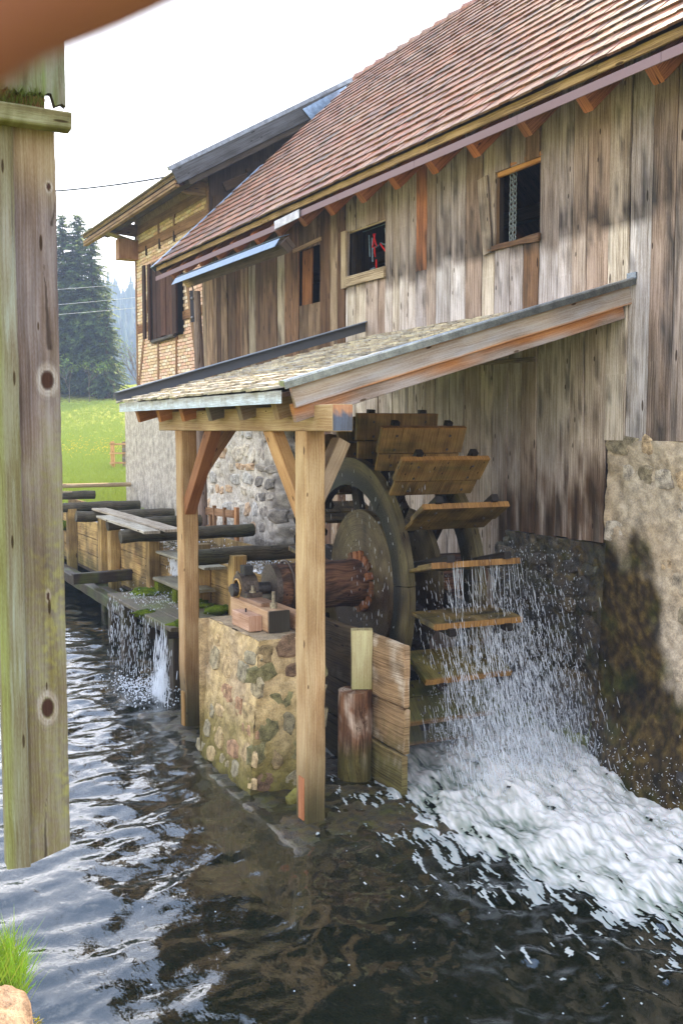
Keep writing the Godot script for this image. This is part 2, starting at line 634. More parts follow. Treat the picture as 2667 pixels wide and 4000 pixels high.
func setting() -> void:
	# the ground: one sheet from the near bank to the hills
	var xs := steps(-420.0, 480.0, -3.0, 30.0, 0.4, 1.13)
	var zs := steps(-520.0, 320.0, -90.0, 3.0, 0.45, 1.14)
	var p := PackedVector3Array()
	var cl := PackedColorArray()
	var uv := PackedVector2Array()
	var g1 := S(158, 166, 66)
	var g2 := S(138, 154, 58)
	var g3 := S(172, 172, 84)
	for z in zs:
		for x in xs:
			var y := land(x, z)
			p.append(Vector3(x, y, z))
			uv.append(Vector2(x, z))
			var k := 0.5 + 0.5 * na.get_noise_2d(x * 0.22, z * 0.12)
			var col: Color = g1.lerp(g2, k)
			col = col.lerp(g3, clampf(nb.get_noise_2d(x * 0.05 + 9.0, z * 0.04) * 1.3, 0.0, 0.7))
			var path := exp(-pow((z + 37.0 + 0.05 * (x - 10.0) + 0.6 * na.get_noise_1d(x * 0.2)) / 0.55, 2.0))
			col = col.lerp(S(170, 160, 120), 0.55 * path)
			if y < 0.75 and z > -26.0:
				col = S(38, 36, 22)
			if z < -200.0:
				col = S(44, 62, 36)
			cl.append(col)
	var mb := MB.new()
	mb.grid(p, xs.size(), Vector3.UP, cl, uv)
	tag(put(mb, "meadow_ground", M.grass, null, "structure"), "bright green meadow rising behind the mill and the stream's bank", "ground")

	# the stream
	p = PackedVector3Array(); cl = PackedColorArray(); uv = PackedVector2Array()
	var wx := steps(-1.9, 7.0, 0.3, 6.9, 0.045, 1.2)
	var wz := steps(-24.0, 30.0, -17.0, -2.2, 0.045, 1.12)
	for z in wz:
		for x in wx:
			p.append(Vector3(x, ripple(x, z), z))
			uv.append(Vector2(x, z))
			cl.append(Color.WHITE)
	mb = MB.new()
	mb.grid(p, wx.size(), Vector3.UP, cl, uv)
	tag(put(mb, "stream_water", M.water, null, "structure"), "dark rippled mill stream reflecting the pale sky", "water")

	# the footing under the posts and the pier, just awash
	mb = MB.new()
	p = PackedVector3Array(); cl = PackedColorArray(); uv = PackedVector2Array()
	var nx := 34
	for j in 90:
		for i in nx:
			var x := lerpf(3.22, 4.7, i / 33.0) + (0.05 * na.get_noise_1d(j * 0.2) if i == 0 else 0.0)
			var z := lerpf(-11.5, -6.95 + 0.22 * (x - 3.3), j / 89.0)
			var e := minf(minf(float(i), 33.0 - i), minf(float(j), 89.0 - j))
			var y := 0.004 + 0.03 * na.get_noise_2d(x * 2.3, z * 2.3) + 0.012 * nb.get_noise_2d(x * 9.0, z * 9.0) - (0.06 if e == 1 else 0.6 if e == 0 else 0.0)
			p.append(Vector3(x, y, z))
			uv.append(Vector2(x, z))
			cl.append(S(82, 66, 40).lerp(S(70, 70, 30), clampf(0.4 + na.get_noise_2d(x * 3.0, z * 3.0), 0.0, 1.0)))
	mb.grid(p, nx, Vector3.UP, cl, uv)
	tag(put(mb, "footing_slab", M.wetrock, null, "structure"), "mossy stone footing awash under the shelter's posts", "footing")


# ---------------------------------------------------------------- stonework

var lumps := {}

# a dressed face of stone: an uneven polygon with a worn rim and a low crown; x and y from -1 to 1, z from 0 to 1
func lump_set(key: String, cols: Array, mat_: Material) -> Array:
	if not lumps.has(key):
		var a := []
		for i in maxi(8, cols.size() * 2):
			var mb := MB.new()
			var n := 10
			var cf := speck(cols[i % cols.size()], 0.3, 1.1)
			var rings := [[], [], []]
			for j in n:
				var t := TAU * (j + rr(-0.22, 0.22)) / n
				var pw := rr(3.0, 7.0)
				var r := pow(pow(absf(cos(t)), pw) + pow(absf(sin(t)), pw), -1.0 / pw) * rr(0.80, 1.02)
				rings[0].append(Vector3(cos(t) * r * 1.04, sin(t) * r * 1.04, -0.6))
				rings[1].append(Vector3(cos(t) * r, sin(t) * r, rr(0.35, 0.75)))
				rings[2].append(Vector3(cos(t) * r * 0.78, sin(t) * r * 0.78, rr(0.7, 1.1)))
			var mid := Vector3(rr(-0.15, 0.15), rr(-0.15, 0.15), rr(0.9, 1.1))
			for j in n:
				var k := (j + 1) % n
				for q in 2:
					var p := [rings[q][j], rings[q][k], rings[q + 1][k], rings[q + 1][j]]
					mb.quad(p[0], p[1], p[2], p[3], Vector3(p[0].x + p[1].x, p[0].y + p[1].y, 0.8), cf.call(p[0]), cf.call(p[1]), cf.call(p[2]), cf.call(p[3]), Vector2.ZERO, Vector2.RIGHT, Vector2.ONE, Vector2.DOWN)
				mb.tri3(mid, rings[2][j], rings[2][k], Vector3(0, 0, 1) + (rings[2][j] + rings[2][k]) * 0.12, Vector2.ZERO, Vector2.RIGHT, Vector2.ONE, cf.call(mid), cf.call(rings[2][j]), cf.call(rings[2][k]))
			var m := mb.mesh()
			m.surface_set_material(0, mat_)
			a.append(m)
		lumps[key] = a
	return lumps[key]

# stones bedded in a wall: «at» gives the wall's face from (u, v); rows of uneven height
func bed_stones(parent: Node, at: Callable, U: float, V: float, side: Vector3, row: float, wide: float, depth: float, cover: float, meshes: Callable) -> void:
	var v := 0.0
	while v < V:
		var h := row * rr(0.7, 1.35)
		var u := rr(-0.5, 0.0) * wide
		while u < U:
			var w := wide * rr(0.5, 1.5)
			if rng.randf() < cover and u + w * 0.5 > 0.02 and u + w * 0.5 < U - 0.02 and v + h * 0.5 < V:
				var uu := u + w * 0.5
				var vv := v + h * 0.5 + rr(-0.2, 0.2) * h
				var o: Vector3 = at.call(uu, vv)
				var ux: Vector3 = (at.call(uu + 0.05, vv) - o).normalized()
				var uy: Vector3 = (at.call(uu, vv + 0.05) - o).normalized()
				var uz := ux.cross(uy).normalized()
				if uz.dot(side) < 0.0:
					uz = -uz
				var set: Array = meshes.call(o)
				if set.is_empty():
					u += w
					continue
				var B := Basis(ux, uy, uz).rotated(uz, rr(-0.12, 0.12))
				B = B * Basis.from_scale(Vector3(w * 0.5 * rr(0.8, 0.98), h * 0.5 * rr(0.75, 0.98), depth * rr(0.75, 1.15)))
				place(set[rng.randi() % set.size()], "stone", parent, Transform3D(B, o - uz * depth * 0.5))
			u += w
		v += h

# a rough sheet of mortar or plaster over (u, v)
func mortar(mb: MB, at: Callable, U: float, V: float, stepm: float, side: Vector3, amp: float, cf: Callable) -> void:
	var nu := int(ceil(U / stepm)) + 1
	var nv := int(ceil(V / stepm)) + 1
	var p := PackedVector3Array(); var cl := PackedColorArray(); var uv := PackedVector2Array()
	for j in nv:
		for i in nu:
			var u := U * i / (nu - 1)
			var v := V * j / (nv - 1)
			var w: Vector3 = at.call(u, v)
			w += side * amp * (na.get_noise_3d(w.x * 3.0, w.y * 3.0, w.z * 3.0) + 0.5 * nb.get_noise_3d(w.x * 11.0, w.y * 11.0, w.z * 11.0))
			p.append(w)
			cl.append(cf.call(w))
			uv.append(Vector2(u, v))
	mb.grid(p, nu, side, cl, uv)


# ---------------------------------------------------------------- the sawmill

const EAVE := Vector2(6.3, 6.5)
const RIDGE := Vector2(11.0, 10.95)

# weather on the mill's boards: the dirty seam under the windows, damp feet, bleached and blackened stretches
func board_colour(base: Color, sd: float) -> Callable:
	return func(p: Vector3):
		var s: float = na.get_noise_3d(sd * 7.0, p.y * 0.7, p.z * 7.0)
		var f: float = nb.get_noise_3d(sd * 3.0 + 40.0, p.y * 1.6, p.z * 16.0)
		var c: Color = mulc(base, 1.0 + 0.30 * s + 0.14 * f)
		var dark := S(48, 42, 36)
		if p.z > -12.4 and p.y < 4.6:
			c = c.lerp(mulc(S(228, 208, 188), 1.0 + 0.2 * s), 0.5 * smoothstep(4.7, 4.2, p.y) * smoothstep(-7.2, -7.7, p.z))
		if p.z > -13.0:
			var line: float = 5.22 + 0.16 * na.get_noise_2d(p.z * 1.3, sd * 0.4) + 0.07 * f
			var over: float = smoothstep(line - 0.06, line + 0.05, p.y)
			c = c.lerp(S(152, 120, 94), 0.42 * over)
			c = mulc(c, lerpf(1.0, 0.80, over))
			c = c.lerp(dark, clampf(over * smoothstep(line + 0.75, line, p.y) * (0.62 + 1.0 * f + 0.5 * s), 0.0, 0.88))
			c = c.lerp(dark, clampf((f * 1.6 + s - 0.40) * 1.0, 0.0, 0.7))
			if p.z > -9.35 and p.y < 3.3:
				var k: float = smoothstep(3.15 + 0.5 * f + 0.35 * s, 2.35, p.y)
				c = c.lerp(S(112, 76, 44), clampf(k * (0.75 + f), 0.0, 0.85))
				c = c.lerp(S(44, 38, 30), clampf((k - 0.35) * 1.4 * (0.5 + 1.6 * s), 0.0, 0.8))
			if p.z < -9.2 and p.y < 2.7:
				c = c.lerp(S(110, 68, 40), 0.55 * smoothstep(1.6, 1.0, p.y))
		else:
			c = c.lerp(S(64, 44, 32), clampf(0.22 + 1.1 * s + 0.8 * f, 0.0, 0.8))
		if p.z > -7.25:
			c = c.lerp(S(66, 62, 60), clampf(0.5 + 0.8 * s + 0.5 * f, 0.0, 0.8) * smoothstep(-7.3, -6.9, p.z))
		return c

func plank(parent: Node, z0: float, z1: float, y0: float, y1: float, x: float, base: Color, thick := 0.026) -> void:
	if y1 - y0 < 0.05:
		return
	var mb := MB.new()
	var g := 0.003 if rng.randf() < 0.6 else rr(0.006, 0.016)
	var T := frame(Vector3(x + thick, y0, (z0 + z1) * 0.5), Vector3(x + thick, y1, (z0 + z1) * 0.5), Vector3.LEFT)
	T = T * Transform3D(Basis(Vector3.BACK, rr(-0.004, 0.004)), Vector3.ZERO)
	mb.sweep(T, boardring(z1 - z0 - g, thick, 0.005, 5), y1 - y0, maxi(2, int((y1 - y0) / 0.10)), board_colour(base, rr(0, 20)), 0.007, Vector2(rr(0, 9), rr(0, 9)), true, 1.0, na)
	put(mb, "plank", M.old, parent)

func sawmill() -> void:
	var t := thing("sawmill", "old weathered plank sawmill with long red tiled roof beside the stream", "building", Vector3(11.0, 1.0, -12.0))
	var mb := MB.new()
	var greys := [S(212, 194, 180), S(200, 184, 176), S(216, 196, 174), S(194, 170, 152), S(208, 194, 186), S(184, 156, 136)]
	var browns := [S(168, 136, 106), S(150, 116, 88), S(182, 154, 124), S(194, 174, 148), S(130, 96, 70)]
	# openings: z0, z1, y0, y1
	var wins := [[-14.57, -13.81, 5.2, 6.03], [-12.93, -11.88, 5.44, 6.05], [-9.47, -8.70, 5.32, 6.12]]
	# where the boards meet
	var cuts := [-18.9]
	var stops := [-15.4, -14.57, -13.81, -13.0, -12.93, -11.88, -9.47, -9.2, -8.70, -7.63, -4.0]
	while cuts[-1] < -4.01:
		var w := rr(0.17, 0.36) if cuts[-1] > -13.0 else rr(0.22, 0.4)
		var nx: float = cuts[-1] + w
		for s in stops:
			if cuts[-1] < s - 0.001 and nx > s - 0.16:
				nx = s if s - cuts[-1] < 0.55 else minf(nx, s - 0.17)
				break
		cuts.append(nx)
	for i in cuts.size() - 1:
		var a: float = cuts[i]
		var b: float = cuts[i + 1]
		var m := (a + b) * 0.5
		var low := 3.3
		if m > -14.6: low = 0.55
		if m > -9.2: low = 2.18 + rr(-0.015, 0.015)
		if m > -7.63: low = 3.19
		var left := m < -13.0
		var c1: Color = (browns if left else greys)[rng.randi() % (5 if left else 6)]
		var c2: Color = (browns if rng.randf() < (1.0 if left else 0.3) else greys)[rng.randi() % 5]
		if absf(m + 11.0) < 0.16:
			c2 = S(150, 84, 44)
		c1 = mulc(c1, rr(0.80, 1.08))
		c2 = mulc(c2, rr(0.45, 1.12) if left else rr(0.72, 1.08))
		var x := WX - 0.026 - rr(0.0, 0.022)
		var c: Color = c2 if left or c2.r < 0.3 and rng.randf() < 0.4 else c1
		if absf(m + 11.0) < 0.16:
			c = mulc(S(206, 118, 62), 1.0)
		var spans := [[low, 6.98]]
		for w in wins:
			if m > w[0] and m < w[1]:
				spans = [[low, w[2] + (rr(-0.03, 0.02) if w[2] < 5.35 else 0.0)], [w[3], 6.98]]
		if absf(m + 11.0) < 0.16:
			spans = [[low, 5.26], [5.255, 6.98]]
		for s in spans:
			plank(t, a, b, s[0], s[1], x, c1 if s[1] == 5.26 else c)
	# dark boarding behind, with the openings left free, and the rest of the shell
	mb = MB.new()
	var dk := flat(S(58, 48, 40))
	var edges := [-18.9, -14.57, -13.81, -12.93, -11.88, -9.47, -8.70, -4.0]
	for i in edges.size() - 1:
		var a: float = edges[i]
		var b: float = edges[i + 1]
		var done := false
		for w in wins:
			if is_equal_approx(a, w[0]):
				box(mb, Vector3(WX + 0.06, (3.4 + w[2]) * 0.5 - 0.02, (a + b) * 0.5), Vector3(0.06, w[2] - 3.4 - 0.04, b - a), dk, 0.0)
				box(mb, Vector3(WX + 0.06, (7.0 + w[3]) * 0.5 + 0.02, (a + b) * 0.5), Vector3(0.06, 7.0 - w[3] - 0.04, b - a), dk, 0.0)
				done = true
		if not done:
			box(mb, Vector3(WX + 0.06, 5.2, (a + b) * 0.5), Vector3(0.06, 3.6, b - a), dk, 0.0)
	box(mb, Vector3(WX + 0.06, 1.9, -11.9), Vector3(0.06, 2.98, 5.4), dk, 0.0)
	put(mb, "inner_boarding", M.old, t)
	mb = MB.new()
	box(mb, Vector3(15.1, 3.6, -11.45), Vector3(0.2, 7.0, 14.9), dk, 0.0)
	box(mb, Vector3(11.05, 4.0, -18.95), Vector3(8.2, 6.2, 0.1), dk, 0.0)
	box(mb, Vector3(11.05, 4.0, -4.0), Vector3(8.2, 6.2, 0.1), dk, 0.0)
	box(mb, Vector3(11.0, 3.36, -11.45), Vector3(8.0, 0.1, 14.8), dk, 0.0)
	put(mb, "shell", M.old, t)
	mb = MB.new()
	for z in [-18.95, -4.0]:
		mb = MB.new()
		mb.quad(Vector3(6.95, 6.9, z), Vector3(11, 10.7, z), Vector3(15.1, 6.9, z), Vector3(11, 6.5, z), Vector3(0, 0, -1 if z < -10 else 1), S(80, 66, 54), S(80, 66, 54), S(80, 66, 54), S(80, 66, 54), Vector2(0, 0), Vector2(4, 4), Vector2(8, 0), Vector2(4, -0.4))
		put(mb, "gable", M.old, t)
	# what shows of the inside: posts, rails and a boarded partition
	mb = MB.new()
	for z in [-9.0, -12.2, -14.0, -16.5]:
		beam(mb, Vector3(7.7, 3.4, z), Vector3(7.7, 7.2, z), Vector3.LEFT, 0.2, 0.2, flat(S(96, 72, 52)))
	beam(mb, Vector3(7.9, 5.9, -18), Vector3(7.9, 5.9, -5), Vector3.LEFT, 0.16, 0.14, flat(S(74, 58, 44)))
	for k in 9:
		var z := -8.35 - k * 0.16
		beam(mb, Vector3(8.6, 3.4, z), Vector3(8.6, 6.6, z), Vector3.LEFT, 0.15, 0.03, flat(mulc(S(112, 84, 60), rr(0.6, 1.1))))
	put(mb, "inside_frame", M.old, t)
	roof(t)
	windows(t)
	# the stone foot of the wall, dry on the right and soaked behind the wheel
	var face := func(u: float, v: float):
		var y := -0.65 + v
		var z := -7.6 + u
		var x := 6.865 - 0.40 * smoothstep(1.1, -0.15, y) * smoothstep(-8.0, -7.0, z) - 0.05 * smoothstep(2.6, 0.6, y)
		return Vector3(x + 0.03 * na.get_noise_2d(y * 1.3, z * 1.3), y, z)
	var damp := func(p: Vector3) -> float:      # how wet: 0 dry, 1 soaked
		return clampf(smoothstep(2.75, 2.0, p.y + 0.4 * na.get_noise_1d(p.z * 2.0)) * smoothstep(0.55, 0.10, (p.z + 7.45) * 0.55 + (p.y - 1.3) * 0.16 + 0.20 * na.get_noise_2d(p.y * 1.1, p.z * 1.6)) + smoothstep(1.1, 0.5, p.y + 0.3 * na.get_noise_1d(p.z * 1.5) - 0.25 * smoothstep(-6.6, -7.5, p.z)), 0.0, 1.0)
	var wall_col := func(p: Vector3):
		var c: Color = S(206, 192, 170).lerp(S(190, 168, 138), clampf(0.5 + na.get_noise_3d(p.x, p.y * 0.9, p.z * 0.9), 0.0, 1.0))
		var f: float = nb.get_noise_3d(p.x * 4.0, p.y * 4.0, p.z * 5.0)
		var w: float = damp.call(p)
		var wc: Color = S(58, 48, 34).lerp(S(104, 86, 50), clampf(0.3 + 1.3 * nb.get_noise_3d(p.x * 9.0, p.y * 9.0, p.z * 11.0), 0.0, 1.0)).lerp(S(30, 29, 27), clampf(1.2 * na.get_noise_3d(p.x, p.y * 1.7 + 9.0, p.z * 2.0) + 0.15, 0.0, 1.0))
		wc = wc.lerp(S(74, 82, 30), clampf(0.8 * na.get_noise_3d(p.y * 2.5, p.x, p.z * 2.5 + 4.0), 0.0, 0.6))
		return c.lerp(wc, smoothstep(0.15, 0.75, w))
	mb = MB.new()
	mortar(mb, face, 3.7, 3.84, 0.03, Vector3.LEFT, 0.028, wall_col)
	put(mb, "stone_foot", M.mortar, t)
	var dry := [S(196, 178, 152), S(182, 166, 142), S(204, 176, 138), S(160, 146, 120), S(200, 186, 166)]
	var wets := [S(74, 62, 44), S(58, 50, 40), S(96, 80, 52), S(68, 64, 42)]
	var pick := func(o: Vector3):
		var w: float = damp.call(o)
		if rng.randf() < (0.8 if w > 0.4 else 0.35):
			return []
		return lump_set("wet", wets, M.wetrock) if w > 0.5 else lump_set("dry", dry, M.rock)
	bed_stones(t, func(u, v): return face.call(u, v), 3.4, 3.8, Vector3.LEFT, 0.24, 0.36, 0.024, 0.7, pick)
	mb = MB.new()
	var ledge := func(u: float, v: float): return Vector3(6.87 + v, 3.19 - 0.02 * u * 0.1, -7.6 + u)
	mortar(mb, ledge, 3.7, 0.12, 0.05, Vector3.UP, 0.008, flat(S(178, 168, 152)))
	put(mb, "foot_top", M.mortar, t)
	# behind the wheel
	var back := func(u: float, v: float):
		var y := -0.65 + v
		return Vector3(6.865 - 0.05 * smoothstep(2.6, 0.6, y) + 0.03 * na.get_noise_2d(y * 1.3, (-9.35 + u) * 1.3), y, -9.35 + u)
	mb = MB.new()
	mortar(mb, back, 1.76, 2.83, 0.035, Vector3.LEFT, 0.035, wall_col)
	put(mb, "wet_foot", M.wetrock, t)
	bed_stones(t, back, 1.7, 2.75, Vector3.LEFT, 0.24, 0.34, 0.045, 0.85, func(_o): return lump_set("wet", wets, M.wetrock))
	mb = MB.new()
	mortar(mb, func(u, v): return Vector3(6.86 + v, 2.18 - v * 0.05, -9.35 + u), 1.74, 0.1, 0.05, Vector3.UP, 0.01, flat(S(52, 48, 38)))
	put(mb, "wet_foot_top", M.wetrock, t)
	# the low wall up the stream, sunlit rubble, with a dark gap at its right end
	var up := func(u: float, v: float):
		var z := -19.4 + u
		return Vector3(6.92 + 0.5 * smoothstep(3.75, 4.1, u + 0.12 * na.get_noise_1d(v * 3.0)) + 0.05 * na.get_noise_2d(v * 1.5, u * 1.5), 0.4 + v, z)
	mb = MB.new()
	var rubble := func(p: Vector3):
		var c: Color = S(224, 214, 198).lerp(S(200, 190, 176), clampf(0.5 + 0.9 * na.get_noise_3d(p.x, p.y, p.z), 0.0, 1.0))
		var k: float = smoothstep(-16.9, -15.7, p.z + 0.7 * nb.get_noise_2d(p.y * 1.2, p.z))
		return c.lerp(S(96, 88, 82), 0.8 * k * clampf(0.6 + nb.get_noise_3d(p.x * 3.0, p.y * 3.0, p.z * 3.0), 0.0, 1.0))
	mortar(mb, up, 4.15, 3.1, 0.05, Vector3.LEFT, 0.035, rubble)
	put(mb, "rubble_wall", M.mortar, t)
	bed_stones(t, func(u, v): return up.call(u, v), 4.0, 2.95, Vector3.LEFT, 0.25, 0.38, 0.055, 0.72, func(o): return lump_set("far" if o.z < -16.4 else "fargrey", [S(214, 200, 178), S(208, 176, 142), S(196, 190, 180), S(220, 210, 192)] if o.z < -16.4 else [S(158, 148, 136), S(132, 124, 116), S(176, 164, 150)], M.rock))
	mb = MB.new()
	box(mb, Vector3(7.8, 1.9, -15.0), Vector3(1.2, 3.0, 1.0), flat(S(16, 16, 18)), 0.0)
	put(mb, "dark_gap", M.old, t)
	# a beam end, a ledger and the rotated gutter beam below the eave
	mb = MB.new()
	beam(mb, Vector3(6.86, 4.07, -10.55), Vector3(6.86, 4.03, -8.72), Vector3.LEFT, 0.05, 0.06, speck(S(158, 138, 112), 0.2), 0.01, 6, 0.01)
	put(mb, "ledger", M.old, t)


func roof(t: Node3D) -> void:
	var U := Vector3(RIDGE.x - EAVE.x, RIDGE.y - EAVE.y, 0)
	var L := U.length()
	U = U / L
	var N := Vector3(-U.y, U.x, 0)
	var E := Vector3(EAVE.x, EAVE.y, 0)
	# the deck
	var mb := MB.new()
	var T := Transform3D(Basis(Vector3(0, 0, 1), U, Vector3(0, 0, 1).cross(U)), E)
	T.origin = E - N * 0.075 + Vector3(0, 0, -12.0) + U * 0.02
	mb.sweep(T, rect(16.0, 0.04, 0.0), L - 0.02, 1, flat(S(96, 72, 52)))
	var T2 := T
	T2.basis = Basis(Vector3(0, 0, 1), Vector3(-U.x, U.y, 0), Vector3(U.y, U.x, 0))
	T2.origin = Vector3(15.7, EAVE.y - 0.06, -12.0)
	mb.sweep(T2, rect(16.0, 0.05, 0.0), L, 1, flat(S(130, 74, 56)))
	put(mb, "roof_deck", M.old, t)
	# tiles: 25 courses; the nearest 300 are parts of their own
	var rows := 25
	var ex := L / rows
	var tw := 0.172
	var cols := [S(190, 112, 70), S(200, 128, 84), S(164, 94, 60), S(186, 132, 98), S(136, 84, 60), S(202, 150, 110), S(104, 76, 60)]
	var ring := PackedVector2Array([Vector2(-tw * 0.5 + 0.002, 0), Vector2(tw * 0.5 - 0.002, 0), Vector2(tw * 0.5 - 0.002, 0.017), Vector2(tw * 0.5 - 0.006, 0.022), Vector2(-tw * 0.5 + 0.006, 0.022), Vector2(-tw * 0.5 + 0.002, 0.017)])
	var made := []
	for c in cols:
		var q := MB.new()
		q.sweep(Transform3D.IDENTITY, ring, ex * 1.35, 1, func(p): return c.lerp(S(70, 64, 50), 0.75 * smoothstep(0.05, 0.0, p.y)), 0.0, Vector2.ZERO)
		var m := q.mesh()
		m.surface_set_material(0, M.tile)
		made.append(m)
	var list := []
	for r in rows:
		var z := -4.5 - (tw * 0.5 if r % 2 else 0.0)
		while z > -19.95:
			list.append([r, z, Vector3(0, 3.3, 0).distance_to(E + U * ex * r + Vector3(0, 0, z))])
			z -= tw
	list.sort_custom(func(a, b): return a[2] < b[2])
	var inview := 0
	var rest := MB.new()
	for q in list:
		var r: int = q[0]
		var tilt := 0.085 + rr(-0.010, 0.018)
		var B := Basis(Vector3(0, 0, 1), (U - N * tilt).normalized(), (N + U * tilt).normalized()).rotated(N, rr(-0.025, 0.025))
		var o := E + U * (ex * r - 0.05 + rr(-0.010, 0.010)) + N * (0.040 + rr(-0.003, 0.005)) + Vector3(0, 0, q[1])
		var far := Vector2(o.x, o.z)
		var k: float = na.get_noise_2d(o.z * 0.7, r * 0.5)
		var ci := clampi(int(3.0 + 4.0 * k + rr(-2.2, 2.2)), 0, cols.size() - 1)
		if q[1] < -17.6 and rng.randf() < 0.5:
			ci = 0 if rng.randf() < 0.6 else 4
		if far.angle_to(Vector2(0, -1)) < 0.86 and inview < 300 and o.z < -5.6:
			inview += 1
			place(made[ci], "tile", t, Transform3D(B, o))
		else:
			var c: Color = cols[ci]
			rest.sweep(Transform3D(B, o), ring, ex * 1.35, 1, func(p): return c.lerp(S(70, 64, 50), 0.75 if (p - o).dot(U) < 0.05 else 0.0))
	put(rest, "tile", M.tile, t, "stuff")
	# ridge tiles
	var z := -4.6
	while z > -20.0:
		var q := MB.new()
		var cc: Color = cols[rng.randi() % 4].lerp(S(110, 96, 84), 0.5)
		q.tube([Vector3(RIDGE.x + 0.02, RIDGE.y - 0.07, z), Vector3(RIDGE.x + 0.02, RIDGE.y - 0.045, z - 0.50)], [0.125, 0.155], 9, speck(cc, 0.3))
		put(q, "ridge_tile", M.tile, t)
		z -= 0.46
	# fascia board, gutter strip and the flashing of the far verge
	mb = MB.new()
	var za := -4.5
	while za > -19.9:
		var zb := maxf(za - rr(2.6, 3.6), -19.95)
		var q := MB.new()
		beam(q, Vector3(EAVE.x + 0.015, EAVE.y - 0.042, za), Vector3(EAVE.x + 0.015, EAVE.y - 0.042, zb + 0.004), Vector3.LEFT, 0.085, 0.03, speck(S(168, 136, 92), 0.25, 3.0), 0.004, 14, 0.006)
		put(q, "fascia_board", M.old, t)
		za = zb
	for s in [[-4.5, -13.35, 0.0], [-13.95, -19.9, -0.05]]:
		var zz: float = s[0]
		while zz > s[1] + 0.01:
			var z2 := maxf(zz - 1.9, s[1])
			var q := MB.new()
			beam(q, Vector3(6.27, EAVE.y - 0.195 + s[2], zz), Vector3(6.27, EAVE.y - 0.195 + s[2], z2 + 0.006), Vector3.LEFT, 0.085, 0.012, speck(S(122, 100, 102), 0.12, 2.0), 0.003)
			put(q, "gutter", M.plain, t)
			zz = z2
	var q2 := MB.new()
	beam(q2, Vector3(6.24, 6.30, -13.2), Vector3(6.24, 6.28, -14.05), Vector3.LEFT, 0.12, 0.015, flat(S(170, 172, 176)), 0.003)
	put(q2, "gutter_end", M.metal, t)
	q2 = MB.new()
	beam(q2, E + N * 0.05 + Vector3(0, 0, -20.0) - U * 0.06, E + N * 0.05 + Vector3(0, 0, -20.0) + U * 3.2, N, 0.20, 0.012, speck(S(150, 168, 192), 0.1), 0.003)
	beam(q2, E - N * 0.01 + Vector3(0, 0, -20.06) - U * 0.06, E - N * 0.01 + Vector3(0, 0, -20.06) + U * 3.2, Vector3(0, 0, 1), 0.12, 0.012, speck(S(120, 130, 146), 0.1), 0.003)
	put(q2, "verge_flashing", M.sheet, t)
	q2 = MB.new()
	beam(q2, E - N * 0.16 + Vector3(0, 0, -19.95) - U * 0.02, E - N * 0.16 + Vector3(0, 0, -19.95) + U * 6.0, Vector3(0, 0, 1), 0.16, 0.04, speck(S(124, 92, 66), 0.2), 0.004)
	put(q2, "verge_board", M.old, t)
	# rafters: the tails show orange below the gutter
	var zr := -4.9
	while zr > -19.8:
		q2 = MB.new()
		var c: Color = S(186, 106, 54).lerp(S(160, 104, 66), rng.randf())
		beam(q2, E - N * 0.25 + Vector3(0, 0, zr) - U * 0.05, E - N * 0.25 + Vector3(0, 0, zr) + U * 1.6, N, 0.13, 0.21, speck(c, 0.25, 5.0), 0.012, 2)
		put(q2, "rafter", M.old, t)
		zr -= rr(0.8, 0.9)
	# wall plate under the rafters
	q2 = MB.new()
	beam(q2, Vector3(6.98, 6.72, -4.1), Vector3(6.98, 6.72, -18.9), Vector3.LEFT, 0.2, 0.2, flat(S(92, 70, 52)), 0.01)
	put(q2, "wall_plate", M.old, t)


